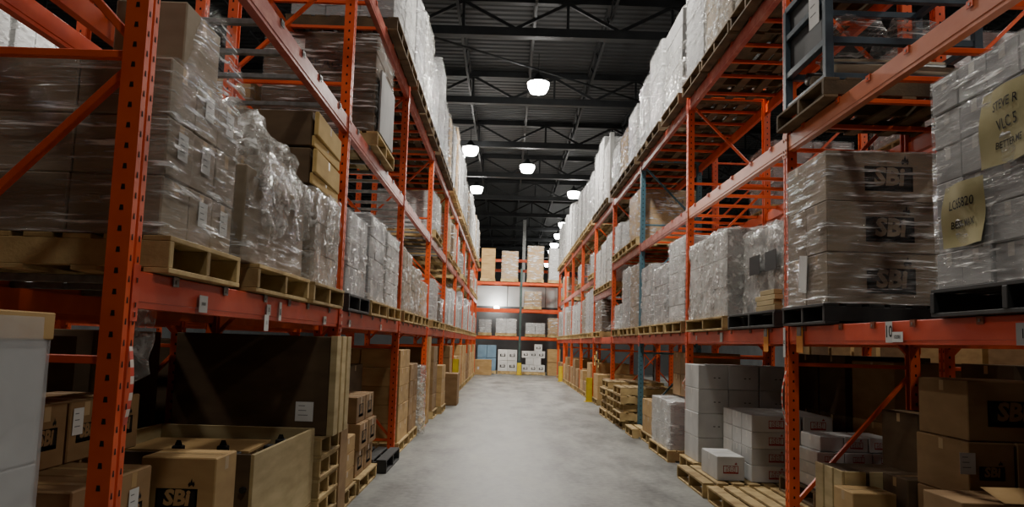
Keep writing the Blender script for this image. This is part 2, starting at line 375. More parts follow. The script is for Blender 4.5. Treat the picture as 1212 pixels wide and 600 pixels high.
def wrapped(side,x0,x1,y0,y1,z,h,nx,ny,nz,kind,label,film='film',wob=.012,cap=True,skirt=0,lump=0,near=None,logos=(),text=None,
            papers=0,group=None,cat='wrapped load',name='wrapped_load',jit=.006,low=.03,nofilm=False,kinds=None,taper=0):
    """one shrink-wrapped load: its cartons and its film move together"""
    _SEED[0]+=1; rnd=random.Random(_SEED[0]*13+5)
    dx,dy=x1-x0,y1-y0; cx,cy=(x0+x1)/2,(y0+y1)/2
    if near is None: near=y0<15.5
    t=thing(name,label,cat,(cx,cy,z),0,group)
    bx,by,bz=dx/nx,dy/ny,h/nz; g=.004
    aisle=nx-1 if side=='L' else 0
    front=[]
    if near:
        for k in range(nz):
            for i in range(nx):
                for j in range(ny):
                    if not(i==aisle or j==0 or k==nz-1): continue
                    kd=kinds[k] if kinds else kind
                    lg=tuple(f for f in logos if (f=='-y' and j==0) or (f!='-y' and i==aisle))
                    me=carton_mesh(bx-g,by-g,bz-.002,kd,lg,text if (j==0 or i==aisle) else None)
                    cc=put('carton',me,t,(-dx/2+bx*(i+.5)+rnd.uniform(-jit,jit)*.5,-dy/2+by*(j+.5)+rnd.uniform(-jit,jit)*.5,k*bz))
                    if i==aisle: front.append(cc)
        for q in range(papers):
            f='+x' if side=='L' else '-x'
            px=bx/2+.003 if side=='L' else -bx/2-.003
            cc=front.pop(rnd.randrange(len(front)))
            put('shipping_label',paper_mesh(.1,.11),cc,(px,by*.05,bz*.6),(0,0,RZ[f]))
    else:
        key=('stk',round(dx,2),round(dy,2),round(h,2),nx,ny,nz,kind)
        if key not in _C:
            mb=MB()
            for k in range(nz):
                for i in range(nx):
                    for j in range(ny):
                        if not(i in(0,nx-1) or j in (0,ny-1) or k==nz-1): continue
                        a,b=-dx/2+bx*i,-dy/2+by*j; o=rnd.uniform(0,.012)
                        mb.box(a+g+o,a+bx-g-o,b+g+o,b+by-g-o,k*bz,(k+1)*bz-.006,M[kind])
            _C[key]=mb.mesh('carton_stack_mesh')
        put('carton_stack',_C[key],t)
    if not nofilm:
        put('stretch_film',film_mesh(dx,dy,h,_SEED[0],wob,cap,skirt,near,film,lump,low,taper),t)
    return t
# ------------------------------------------------------------------ loose carton stacks: every carton a thing
def carton(x0,x1,y0,y1,z0,z1,kind,label,logos=(),text=None,paper=None,group=None,rz=0):
    me=carton_mesh(x1-x0-.004,y1-y0-.004,z1-z0-.002,kind,logos,text)
    loc=((x0+x1)/2,(y0+y1)/2,z0)
    if paper:
        t=thing('carton',label,'carton',loc,rz,group); put('box',me,t)
        f,a,zz=paper
        off=(y1-y0)/2 if f=='-y' else (x1-x0)/2
        p=face_mtx(f,a,zz,off+.002).to_translation()
        put('shipping_label',paper_mesh(.09,.12),t,p,(0,0,RZ[f])); return t
    o=put('carton',me,None,loc,(0,0,rz)); return tag(o,label,'carton',group)
TIER={1:['single'],2:['lower','upper'],3:['bottom','middle','top'],4:['bottom','second lowest','third','top'],5:['bottom','second lowest','middle','fourth','top']}
ROW={1:[''],2:['near ','far '],3:['near ','middle ','far '],4:['nearest ','second ','third ','farthest ']}
CN={'brown':'brown','tan':'tan','white':'white','dark_card':'dark brown','dun':'grey brown','grey':'pale grey'}
def stack(side,x0,x1,y0,y1,z,nx,ny,nz,bz,kind,where,logos=(),text=None,jit=.01,group=None,ragged=0):
    rnd=random.Random(where); bx,by=(x1-x0)/nx,(y1-y0)/ny; aisle=nx-1 if side=='L' else 0
    for j in range(ny):
        for i in range(nx):
            hh=nz-(1 if ragged and rnd.random()<ragged else 0)
            for k in range(hh):
                c='' if nx==1 else ('aisle side ' if i==aisle else ('rear ' if nx==2 or i==(0 if side=='L' else nx-1) else 'mid depth '))
                dx,dy=rnd.uniform(-jit,jit),rnd.uniform(-jit,jit)
                X0=x0+bx*i+dx*.3;Y0=y0+by*j+dy*.3
                tier=TIER[nz][k] if nz>1 else ''
                carton(X0+.003,X0+bx-.003,Y0+.003,Y0+by-.003,z+k*bz,z+(k+1)*bz,kind,
                    ' '.join(f"{tier} {c}{ROW[ny][j]}{CN[kind]} carton {where}".split()),logos,text,None,group)
# ------------------------------------------------------------------ racks
LX,RX=-1.364,2.290
DEP=1.07; B=3.74; L0,R0=2.973,6.701
LV={'L':[1.541,3.152,4.597],'R':[1.511,3.105,4.542]}
BH=.138
_RM={}
def post_mesh(c,H=4.95):
    """punched C-section post; origin on the ground at the middle, +x is the outward face"""
    if ('p',c,H) in _RM: return _RM[('p',c,H)]
    w,d=.082,.095
    prof=[(-w/2,-d/2),(w/2,-d/2),(w/2,-.010),(w/2-.012,-.006),(w/2-.012,.006),(w/2,.010),(w/2,d/2),(-w/2,d/2),(-w/2,d/2-.02),(-w/2+.03,d/2-.02),(-w/2+.03,-d/2+.02),(-w/2,-d/2+.02)]
    mb=MB(); m=M[c]; i=mb.mi(m); n=len(prof)
    mb.v=[(x,y,z) for z in(0,H) for x,y in prof]
    for k in range(n): k2=(k+1)%n; mb.f.append((k,k2,n+k2,n+k)); mb.m.append(i)
    mb.f.append(tuple(range(n,2*n))); mb.m.append(i); mb.f.append(tuple(range(n))[::-1]); mb.m.append(i)
    z=.06; h=M['hole']; e=.0008
    while z<H-.05:
        for sy in(-1,1):
            y=sy*(d/2+e); mb.poly([(-.006,y,z),(.010,y,z),(.008,y,z+.02),(-.004,y,z+.02)],h)
        for yc in(-.029,.029):
            x=w/2+e; mb.poly([(x,yc-.007,z-.03),(x,yc+.007,z-.03),(x,yc+.004,z-.008),(x,yc-.004,z-.008)],h)
        z+=.0762
    _RM[('p',c,H)]=mb.mesh('rack_post'); return _RM[('p',c,H)]
def bar_mesh(key,a,b,w,h,m,up=(0,1,0)):
    if key in _RM: return _RM[key]
    _RM[key]=MB().bar(a,b,w,h,m,up).mesh('rack_brace',.003); return _RM[key]
def frame(side,y,label,c='orange',cx=None,H=4.95,axis='y',group='upright frames',detail=True):
    """upright frame: two posts, foot plates, horizontal and diagonal braces. local +x = aisle side"""
    if cx is None: cx=LX-DEP/2 if side=='L' else RX+DEP/2
    if axis=='y': rz=0 if side=='L' else math.pi
    else: rz=-math.pi/2
    t=thing('rack_upright_frame',label,'rack upright',(cx,y,0),rz,group)
    hx=DEP/2-.041
    for s,rot in((1,0),(-1,math.pi)):
        put('post',post_mesh(c,H),t,(s*hx,0,0),(0,0,rot))
        k=('foot',c)
        if k not in _RM: _RM[k]=MB().box(-.07,.07,-.08,.08,0,.008,M[c]).mesh('rack_foot')
        put('foot_plate',_RM[k],t,(s*hx,0,0))
    xi=hx-.04; zs=[.2,1.35,2.48,3.58,4.72]
    for z in zs:
        if z<H: put('horizontal_brace',bar_mesh(('h',c),(-xi,0,0),(xi,0,0),.03,.036,M[c]),t,(0,0,z))
    dg=[((xi,.26),(-xi,1.27)),((-xi,1.46),(xi,2.42)),((xi,2.55),(-xi,3.5)),((-xi,3.68),(xi,4.6))]
    for q,(a,b) in enumerate(dg):
        if b[1]<H: put('diagonal_brace',bar_mesh(('d',c,q),(a[0],0,a[1]),(b[0],0,b[1]),.03,.036,M[c]),t)
    return t
def beam_mesh(L,c,end):
    k=('beam',round(L,3),c,end)
    if k in _RM: return _RM[k]
    m=M[c]; mb=MB()
    # stepped box section: local x runs along the beam, -y is the face
    prof=[(0,0),(0,.022),(-.004,.026),(-.004,BH-.034),(-.004,BH-.004),(0,BH),(.028,BH),(.028,BH-.034),(.05,BH-.034),(.05,0)]
    prof=[(.004+y,z) for y,z in prof]
    i=mb.mi(m); n=len(prof)
    mb.v=[(x,y,z) for x in(-L/2,L/2) for y,z in prof]
    for q in range(n): q2=(q+1)%n; mb.f.append((q2,q,n+q,n+q2)); mb.m.append(i)
    mb.f.append(tuple(range(n))); mb.m.append(i); mb.f.append(tuple(range(n,2*n))[::-1]); mb.m.append(i)
    _RM[k]=mb.mesh('load_beam_body'); return _RM[k]
def connector_mesh(c):
    k=('conn',c)
    if k in _RM: return _RM[k]
    mb=MB().box(-.028,.028,-.006,-.001,-.05,BH+.02,M[c]).box(-.004,.004,-.006,.05,-.02,BH,M[c])
    for z in(-.035,.0,.09): mb.box(-.006,.006,-.009,-.006,z,z+.02,M['hole'])
    _RM[k]=mb.mesh('beam_connector',.001); return _RM[k]
def beam(p0,p1,z,face,label,c,detail=True):
    """face: direction the beam's front looks at, '+x','-x','-y','+y'"""
    a,b=Vector(p0),Vector(p1); mid=(a+b)/2; L=(b-a).length
    rz={'-y':0,'+x':math.pi/2,'+y':math.pi,'-x':-math.pi/2}[face]
    if not detail:
        o=put('load_beam',beam_mesh(L,c,0),None,(mid.x,mid.y,z),(0,0,rz)); return tag(o,label,'rack beam','load beams')
    t=thing('load_beam',label,'rack beam',(mid.x,mid.y,z),rz,'load beams')
    put('beam',beam_mesh(L,c,0),t)
    for s in(-1,1): put('end_connector',connector_mesh(c),t,(s*(L/2+.025),-.004,0))
    return t
HOOKS=[.39,.99,1.65,2.16,2.65,3.33]
def support_bar(side,y,ztop,c,label):
    t=thing('pallet_support_bar',label,'support bar',(LX-DEP/2 if side=='L' else RX+DEP/2,y,ztop),0 if side=='L' else math.pi,'pallet support bars')
    k=('sb',c)
    if k not in _RM:
        _RM[k]=MB().box(-DEP/2+.042,DEP/2-.042,-.022,.022,-.033,.0,M[c]).mesh('support_bar',.003)
        mb=MB().box(-.012,.05,-.03,.03,.0,.004,M[c]).box(.046,.05,-.03,.03,-.038,.004,M[c]).box(.05,.053,-.008,.008,-.028,-.012,M['steel'])
        _RM[('hk',c)]=mb.mesh('support_hook',.001)
    put('bar',_RM[k],t)
    put('hook',_RM[('hk',c)],t,(DEP/2-.047,0,0)); put('hook',_RM[('hk',c)],t,(-DEP/2+.047,0,0),(0,0,math.pi))
ORD=['nearest','second','third','fourth','fifth','sixth','seventh','eighth','ninth','tenth','eleventh']
TN=['lowest','middle','top']
def rack(side,ys,x_front,bay_names,word,colors,row2=False,lv=None,names=ORD):
    s=1 if side=='L' else -1
    face='+x' if side=='L' else '-x'; back='-x' if side=='L' else '+x'
    cx=x_front-s*DEP/2
    for i,y in enumerate(ys):
        c='blue' if (side=='R' and not row2 and i==3) else 'orange'
        frame(side,y,f"{'blue' if c=='blue' else 'orange'} punched steel upright frame, {names[i]} along the {word}",c,cx)
    for i in range(len(ys)-1):
        for l in range(3):
            z=LV[side][l]
            if lv and (i,l) in lv: z=lv[(i,l)]
            if row2 and l==2: continue
            a,b=ys[i]+.0475+.003,ys[i+1]-.0475-.003
            det=ys[i]<19
            cc=colors[l] if not callable(colors) else colors(i,l)
            xf=x_front-s*.006
            beam((xf,a,0),(xf,b,0),z,face,f"{TN[l]} front beam in the {bay_names[i]} bay of the {word}",cc,det)
            xr=x_front-s*(DEP-.006)
            beam((xr,a,0),(xr,b,0),z,back,f"{TN[l]} rear beam in the {bay_names[i]} bay of the {word}",'orange',det and i<3 and not row2)
LYS=[L0+B*i for i in range(10)]
RYS=[R0-B]+[R0+B*i for i in range(9)]
LBN=ORD[:9]
VIEW=['foremost, out past the right edge,']+[w+' in view' for w in ['first','second','third','fourth','fifth','sixth','seventh','eighth','last']]
RBN=ORD[:9]
lcol=lambda i,l: ['beam_red','beam_faded','beam_faded'][l]
rcol=lambda i,l: ['beam_red','beam_tan' if i<2 else 'beam_faded','beam_faded'][l]
ALL_L=LYS; ALL_R=RYS
rack('L',LYS,LX,LBN,'left rack',lcol)
rack('R',RYS,RX,RBN,'right rack',rcol,lv={(4,1):2.60},names=VIEW)
LX2=-2.63-DEP; RX2=3.56+DEP    # back-to-back rows: their open front faces the neighbouring aisles
LYS2=[L0+B*i for i in range(4)]; RYS2=[R0-B+B*i for i in range(6)]
rack('R',LYS2,LX2,ORD,'row behind the left rack',lambda i,l:'orange',row2=True)
rack('L',RYS2,RX2,ORD,'row behind the right rack',lambda i,l:'orange',row2=True)
# support bars in the bays near enough to show them
for side,ys,bn in(('L',LYS,LBN),('R',RYS,RBN)):
    for i in range(5):
        for l in range(3):
            if ys[i]>17.8: continue
            if l==1 and side=='R' and i==4: continue
            zt=LV[side][l]+BH
            c={'L':['steel','steel','orange'],'R':['rust','orange','orange']}[side][l]
            for q,h in enumerate(HOOKS):
                support_bar(side,ys[i]+h,zt,c,f"{['grey','grey','orange'][l] if side=='L' else ['rusty','orange','orange'][l]} support bar, {ORD[q]} in {TN[l]} tier of the {side=='L' and 'left' or 'right'} rack's {bn[i]} bay")
# ------------------------------------------------------------------ room
def struct(name,me,loc=(0,0,0),label=None):
    o=put(name,me,None,loc); o['kind']='structure'
    return o
struct('floor',MB().box(-17,17,-8,76,-.2,0,M['floor']).mesh('floor'))
struct('ceiling',MB().box(-17,17,-8,76,9.4,9.6,M['deck']).mesh('ceiling'))
struct('wall_left',MB().box(-17.2,-17,-8,76,0,9.6,M['wall']).mesh('wall_left'))
struct('wall_right',MB().box(17,17.2,-8,76,0,9.6,M['wall']).mesh('wall_right'))
struct('wall_far',MB().box(-17,17,76,76.2,0,9.6,M['wall']).mesh('wall_far'))
struct('wall_near',MB().box(-17,17,-8.2,-8,0,9.6,M['wall']).mesh('wall_near'))
w=MB().box(-9,9,43.0,43.15,0,3.35,M['wall']).box(-9,9,42.98,43.15,3.35,4.55,M['wall_light'])
for i in range(-8,9,2): w.box(i-.02,i+.02,42.97,42.98,3.35,4.55,M['steel'])
struct('wall_partition',w.mesh('wall_partition'))
# roof steel
def truss_mesh():
    mb=MB(); m=M['dark_steel']
    mb.box(-17,17,-.11,.11,8.42,8.62,m); mb.box(-17,17,-.09,.09,9.22,9.38,m)
    x=-16.8
    while x<16.6:
        mb.bar((x,0,8.62),(x+1.2,0,9.25),.07,.07,m); mb.bar((x+1.2,0,9.25),(x+2.4,0,8.62),.07,.07,m); mb.bar((x+1.2,0,8.62),(x+1.2,0,9.25),.06,.06,m); x+=2.4
    return mb.mesh('roof_truss')
tm=truss_mesh(); TY=[2.1,7.4,12.75,18.1,23.45,28.8,34.15,39.5,44.85,50.2,55.5,60.9,66.2,71.5]
for i,y in enumerate(TY):
    o=put('roof_truss',tm,None,(0,y,0)); tag(o,f"dark steel roof girder with lattice webs, {['first','second','third','fourth','fifth','sixth','seventh','eighth','ninth','tenth','eleventh','twelfth','thirteenth','farthest'][i]} back from the viewer",'roof girder','roof girders'); o['kind']='structure'
jm=MB(); m=M['dark_steel']
jm.box(-.04,.04,-8,76,9.3,9.395,m); jm.box(-.03,.03,-8,76,8.86,8.91,m)
y=-8
while y<75: jm.bar((0,y,8.9),(0,y+.6,9.3),.03,.03,m,(1,0,0)); jm.bar((0,y+.6,9.3),(0,y+1.2,8.9),.03,.03,m,(1,0,0)); y+=1.2
jm=jm.mesh('roof_joist')
for i in range(-8,9):
    o=put('roof_joist',jm,None,(i*1.75+.45,0,0)); tag(o,'dark steel bar joist running away along the roof deck','roof joist','roof joists'); o['kind']='structure'
# wind bracing rods, sprinkler pipe
o=put('brace_rod',MB().tube([(-2.6,17.9,8.5),(4.2,23.4,8.5)],.03,M['dark_steel']).mesh('brace_rod')); tag(o,'thin dark diagonal bracing rod under the roof girders','bracing rod'); o['kind']='structure'
for x,y,l in((.86,46,'grey steel roof column rising behind the far rack'),(3.50,19.15,'grey steel roof column standing behind the right rack'),(-2.53,45,'grey steel roof column beyond the far end of the left rack')):
    w_=.055 if y<30 else .09; mb=MB().box(-w_,w_,-.09,-.075,0,8.42,M['steel']).box(-w_,w_,.075,.09,0,8.42,M['steel']).box(-.006,.006,-.075,.075,0,8.42,M['steel']).box(-w_,w_,-.1,.1,0,.02,M['steel'])
    o=put('roof_column',mb.mesh('roof_column'),None,(x,y,0)); tag(o,l,'column'); o['kind']='structure'
# high bay lamps
hb=MB().tube([(0,0,.141),(0,0,.16),(0,0,.24),(0,0,.32),(0,0,.38)],[.26,.24,.14,.09,.04],M['dark_steel'],20).mesh('lamp_housing',smooth=True)
hl=MB().tube([(0,0,-.14),(0,0,-.13),(0,0,.0),(0,0,.12),(0,0,.14)],[.12,.20,.265,.28,.25],M['lens'],24).mesh('lamp_lens')
hr=MB().tube([(0,0,.36),(0,0,.9)],.012,M['dark_steel'],6).mesh('lamp_rod')
LAMP=[(.63,20.45,.8,'glowing high bay lamp over the aisle, largest in view'),(.6,30.34,.8,'glowing high bay lamp over the aisle, smaller one below the largest'),
 (-1.43,27.73,.7,'glowing high bay lamp above the far left top loads'),(-1.48,34.98,.6,'small high bay lamp past the left top loads'),
 (2.78,35.48,.7,'glowing high bay lamp above the right top loads, nearest of its row'),(2.99,44.83,.6,'small high bay lamp over right top loads, second of its row'),(3.01,49.54,.6,'small high bay lamp over right top loads, third of its row'),
 (3.03,54.35,.6,'small high bay lamp over right top loads, fourth of its row'),(3.09,58.47,.6,'small high bay lamp over right top loads, fifth of its row'),(3.27,68.0,.6,'tiny high bay lamp beside the far white load, last of its row'),
 (.63,10.6,.62,'high bay lamp over the aisle, above the top of the picture'),(.63,.9,.11,'high bay lamp over the aisle, above the viewer'),
 (-6.3,3.5,.25,'high bay lamp over the neighbouring left aisle, nearer one'),(-6.3,13,.25,'high bay lamp over the neighbouring left aisle, farther one'),
 (7.2,4.5,.4,'high bay lamp over the neighbouring right aisle, nearer one'),(7.2,14,.5,'high bay lamp over the neighbouring right aisle, farther one')]
PW=430
for x,y,k,l in LAMP:
    t=thing('high_bay_lamp',l,'lamp',(x,y,8.0),0,'high bay lamps')
    put('housing',hb,t); put('lens',hl,t); put('hanging_rod',hr,t)
    ld=bpy.data.lights.new('lamp_light','AREA'); ld.shape='DISK'; ld.size=.5; ld.energy=PW*k; ld.color=(1,.95,.87)
    lo=bpy.data.objects.new('lamp_light',ld); lo.location=(x,y,7.84); col.objects.link(lo)
W=bpy.data.worlds.new('world'); sc.world=W; W.use_nodes=True
W.node_tree.nodes['Background'].inputs[0].default_value=(.5,.55,.6,1); W.node_tree.nodes['Background'].inputs[1].default_value=.02
# ------------------------------------------------------------------ palletised loads
LB=lambda i:L0+B*i
RB=lambda i:R0+B*i
PWORD={'film':'film wrapped','film_far':'film wrapped','bubble':'loosely wrapped'}
def tierz(side,l): return LV[side][l]+BH+.005
def shelf_load(side,l,bay,y0,y1,h,kind,pos,nx=3,ny=2,nz=4,film='film_far',wood='wood',z=None,depth=1.12,over=.0,desc=None,**kw):
    zz=tierz(side,l) if z is None else z
    s=1 if side=='L' else -1
    xf=(LX if side=='L' else RX)+s*(.04+over)
    xr=xf-s*(depth+.08)
    xa,xb=min(xf,xr),max(xf,xr)
    rk='left' if side=='L' else 'right'
    kn={'white':'white','grey':'pale grey','brown':'brown','tan':'tan','dun':'grey brown','dark_card':'dark brown','lightblue':'light blue'}[kind]
    d=desc or f"{kn} {PWORD[film]} carton load, {pos} in {TN[l]} tier, {bay} bay of {rk} rack"
    pallet(xa,xb,y0-.02,y1+.02,zz,f"{'black' if wood=='black_pallet' else 'wooden'} pallet {pos} in the {TN[l]} tier, {bay} bay of {rk} rack",wood)
    return wrapped(side,xa+.05,xb-.05+0,y0+.01,y1-.01,zz+PH+.002,h,nx,ny,nz,kind,d,film,group=f"loads on the {rk} rack",low=.0,**kw)
# torn film hanging
def rag(w,h,seed,m='bubble'):
    mb=MB(); i=mb.mi(M[m]); sd=Vector((seed,seed*2.1,0)); n=14
    for r in range(n+1):
        for k in range(n+1):
            u,v=k/n,r/n; ww=w*(1-.45*v)
            mb.v.append((.03*noise.noise(Vector((u*4,v*4,0))+sd)+.03*v*math.sin(u*9),(u-.5)*ww+.06*v*noise.noise(Vector((v*3,u,2))+sd),-h*v*(1-.35*abs(u-.4))))
    for r in range(n):
        for k in range(n):
            a=r*(n+1)+k; mb.f.append((a,a+1,a+n+2,a+n+1)); mb.m.append(i)
    return mb.mesh('plastic_rag',smooth=True)
# ---- left rack, lowest tier, nearest bay
zL=tierz('L',0); zl=zL+PH+.002
pallet(LX-1.16,LX+.05,3.16,4.0,zL,'wooden pallet under the tall brown wrapped load beside the nearest post')
t=wrapped('L',LX-1.11,LX+.0,3.17,3.99,zl,.72,3,3,3,'dun','tall grey brown carton load in streaky film beside the nearest left post','film',.014,cap=False,papers=6,group='loads on the left rack',low=.0)
for a,b,w_ in((-.10,.14,0),(.14,.38,1)):
    me=carton_mesh(.30,.40,.29,'dun'); put('carton',me,t,(LX-.17-(LX-.555),-.06+ (0),.722)); break
# the film climbs over the single top carton in a peak
def peak_mesh():
    mb=MB(); i=mb.mi(M['film']); n=26; x0=.57; sd=Vector((4.2,1.7,9.1))
    for r in range(13):
        v=r/12
        for k in range(n+1):
            u=k/n; y=-.30+.74*u
            top=.70+ (.40*min(1,max(0,(u-.02)/.30)) if u<.8 else .40*(1-(u-.8)/.2*.35))
            z=.55+(top-.55)*v
            x=x0-.012+.02*noise.noise(Vector((y*8,z*8,2))+sd)-.06*max(0,v-.75)
            mb.v.append((x,y,z))
    for r in range(12):
        for k in range(n):
            a=r*(n+1)+k; mb.f.append((a,a+1,a+n+2,a+n+1)); mb.m.append(i)
    return mb.mesh('loose_film',smooth=True)
put('loose_film',peak_mesh(),t)
pallet(LX-1.16,LX+.05,4.30,5.42,zL,'wooden pallet under the bubble wrapped heap in the nearest left bay')
t=wrapped('L',LX-1.10,LX+.01,4.14,5.36,zl,.50,1,1,1,'dun','brown cartons under a slumping heap of clear bubble wrap, nearest left bay','film',.03,cap=True,lump=.03,group='loads on the left rack',low=.0,taper=.05)
put('carton',carton_mesh(.36,.42,.20,'dun'),t,(.10,.12,.505)); put('carton',carton_mesh(.30,.40,.22,'dun'),t,(.30,.40,.505))
hm=film_mesh(.62,1.05,.24,91,.10,True,0,True,'bubble',.16,.10,.15); put('crumpled_wrap',hm,t,(.22,.08,.50))
for q,(yy,w_,h_) in enumerate(((-.25,.7,.46),(.30,.7,.40))):
    put('hanging_wrap',rag(w_,h_,20+q),t,(.60,yy,.58))
o=put('carton',carton_mesh(.52,.16,.14,'brown'),t,(.28,.1,.0)) if False else None
pallet(LX-1.16,LX+.05,5.56,6.58,zL,'wooden pallet under the cream ended cartons by the second left post')
t=wrapped('L',LX-1.10,LX+.0,5.60,6.5,zl,.66,2,2,3,'dun','brown cartons in torn film under long cream ended boxes, by second left post','bubble',.022,cap=True,group='loads on the left rack',low=.0)
for k in range(2):
    zz=.69+k*.265
    put('long_carton',carton_mesh(1.05,.86,.25,'dark_card'),t,(-.02,0,zz))
    put('carton_end',carton_mesh(.03,.87,.17,'cream'),t,(.53,.0,zz+.075),(0,0,.02)); put('carton_end',carton_mesh(.02,.86,.075,'cream'),t,(.52,0,zz))
put('hanging_film',rag(.45,.42,3),t,(.60,.02,.66))
o=put('plastic_sheet',rag(.45,.44,8),None,(LX-.16,3.37,1.650)); tag(o,'torn clear plastic sheet hanging under the lowest left beam by the nearest post','plastic sheet')
# ---- left rack, lowest tier, other bays
def LL(i,a,b,h,kind,pos,**kw): shelf_load('L',0,ORD[i],LB(i)+a,LB(i)+b,h,kind,pos,**kw)
LL(1,.16,1.16,.72,'grey','nearest pallet',wood='black_pallet',nz=3,ny=3,film='film_far')
LL(1,1.30,2.32,.86,'grey','middle pallet',nz=4,ny=3,film='film_far',wob=.03)
LL(1,2.46,3.50,.84,'white','far pallet',nz=6,ny=3)
LL(2,.16,1.16,.80,'dun','nearest pallet',film='bubble',wob=.035,lump=.03)
LL(2,1.3,2.3,.66,'dun','middle pallet',film='bubble',wob=.035,lump=.03)
LL(2,2.46,3.5,.56,'tan','far pallet',film='bubble',wob=.02)
LL(3,.6,1.9,.74,'white','near end',nz=12,nx=1,ny=1,wob=.03)
LL(3,2.3,3.5,.5,'dark_card','far pallet',nz=2)
for i in range(4,9):
    for q,(a,b) in enumerate(((.16,1.16),(1.3,2.3),(2.46,3.5))):
        r=random.Random(i*10+q)
        LL(i,a,b,r.uniform(.6,1.1),r.choice(['grey','white','white','dun']),['nearest pallet','middle pallet','far pallet'][q],nz=r.choice([3,4,5]))
# ---- left rack, middle tier
def LM(i,a,b,h,kind,pos,**kw): shelf_load('L',1,ORD[i],LB(i)+a,LB(i)+b,h,kind,pos,**kw)
z2=tierz('L',1)
t=shelf_load('L',1,'second',7.72,8.86,.98,'dark_card','near',nx=1,ny=1,nz=5,film='film',wob=.03,cap=False,over=.03,
   desc='long brown FRAGILE cartons wrapped in film on the middle left tier',text=None)
T=face_mtx('-y',.12,.66,.566); mb=MB().add(text_vf('FRAGILE',.01),T@Matrix.Diagonal((.13,.13,1,1)),M['ink']); put('printed_warning',mb.mesh('printed_warning'),t,(0,0,0))
for zz in(.66,.85): put('shipping_label',paper_mesh(.13,.11,2),t,(-.22,-.567,zz))
put('protective_board',MB().box(0,.02,-.48,.42,.02,.64,M['grey']).mesh('protective_board',.002),t,(.578,0,0))
LM(3,.4,1.9,.70,'white','near',nz=3,nx=1,ny=1,wob=.04)
LM(4,.2,1.3,.85,'tan','near',nz=3); LM(4,2.2,3.4,.9,'brown','far',nz=3)
for i in range(5,9):
    for q,(a,b) in enumerate(((.16,1.16),(1.3,2.3),(2.46,3.5))):
        r=random.Random(i*17+q)
        if r.random()<.7: LM(i,a,b,r.uniform(.5,1.0),r.choice(['grey','white','tan','brown']),['nearest pallet','middle pallet','far pallet'][q],nz=r.choice([2,3,4]))
# ---- left rack, top tier
def LT(i,a,b,h,kind,pos,**kw):
    kw.setdefault('wood','wood_old' if i<4 else 'wood'); shelf_load('L',2,ORD[i],LB(i)+a,LB(i)+b,h,kind,pos,over=.06,**kw)  # nearer pallets get the darker wood: underside shade put into the colour
LT(1,1.74,2.62,1.5,'grey','near',nz=5,wob=.03,wood='wood_old'); LT(1,2.68,3.66,1.35,'white','far',nz=5,wob=.03)
LT(2,.1,1.15,1.22,'grey','nearest pallet',nz=5,wob=.05,lump=.05); LT(2,1.25,2.35,1.36,'white','middle pallet',nz=6,wob=.05,lump=.08,film='bubble'); LT(2,2.5,3.55,1.1,'white','far pallet',nz=4,wob=.04)
LT(3,.12,1.3,1.66,'white','nearest pallet',nz=5,wob=.02); LT(3,1.4,2.4,1.2,'white','middle pallet',nz=4,wob=.04); LT(3,2.5,3.5,1.3,'tan','far pallet',nz=5)
for i in range(4,9):
    for q,(a,b) in enumerate(((.16,1.16),(1.3,2.3),(2.46,3.5))):
        r=random.Random(i*23+q)
        LT(i,a,b,r.uniform(1.2,1.75),r.choice(['white','white','grey','tan']),['nearest pallet','middle pallet','far pallet'][q],nz=r.choice([3,4,5]),wob=r.choice([.02,.04]))
# ---- right rack, lowest tier
zR=tierz('R',0); zr=zR+PH+.002
def RL(i,a,b,h,kind,pos,**kw): shelf_load('R',0,ORD[i+1],RB(i)+a,RB(i)+b,h,kind,pos,**kw)
pallet(RX-.05,RX+1.16,3.02,4.32,zR,'black pallet under the tall white carton load at the right edge','black_pallet')
t=wrapped('R',RX-.01,RX+1.10,3.05,4.31,zr,1.12,3,5,6,'grey','tall pale grey carton load in film with yellow notes at the right edge','film',.014,cap=True,group='loads on the right rack',low=.0,jit=.02,text='- -')
def note(w,h,rows):
    mb=MB(); i=mb.mi(M['yellow_paper']); n=28
    f=lambda u,v: .014*math.sin(u*7+v*3)+.010*math.sin(v*6-u*2)
    for r in range(n+1):
        for k in range(n+1):
            u,v=k/n-.5,r/n-.5; mb.v.append((u*w,-.012-f(u,v)*.8-.012,v*h))
    for r in range(n):
        for k in range(n):
            a=r*(n+1)+k; mb.f.append((a,a+1,a+n+2,a+n+1)); mb.m.append(i)
    for z,tx,s in rows:
        base=text_vf(tx,.01,.1); pts=[(p[0]*s,-.030-f(p[0]*s/w,(z+p[1]*s)/h)*.8,z+p[1]*s) for p in base[0]]
        mb.add((pts,base[1]),Matrix.Identity(4),M['ink'])
    return mb.mesh('yellow_note',smooth=False)
put('yellow_note',note(.36,.32,[(.05,'LC65820',.065),(-.05,'BEST MAX',.05)]),t,(-.558,.33,.36),(0,0,RZ['-x']))
put('yellow_note',note(.42,.36,[(.09,'STEVE R',.06),(.0,'VLC 5',.07),(-.09,'BETTER ME',.045)]),t,(-.558,-.06,.72),(0,0,RZ['-x']))
pallet(RX-.06,RX+1.15,5.74,6.62,zR,'black pallet under the big brown SBI cartons on the right rack','black_pallet')
t=wrapped('R',RX-.02,RX+1.12,5.78,6.60,zr-.05+.05,1.11,1,2,3,'dun','three tier load of big brown SBI cartons in film by nearest right post','film',.012,cap=False,skirt=.03,group='loads on the right rack',low=.0,logos=('-y',))
put('taped_document',MB().box(-.08,.08,-.004,0,-.14,.14,M['paper']).mesh('taped_document'),t,(-.586,.02,.24),(.0,.12,RZ['-x']))
RL(0,.18,1.55,.30,'white','near lower pallet',nz=1,nx=3,ny=3,wood='black_pallet',film='film_far',desc='white wrapped drums and cartons with black panels, near in second right bay') if False else None
pallet(RX-.05,RX+1.16,6.86,8.30,zR,'black pallet under the white bundle beside the nearest right post','black_pallet')
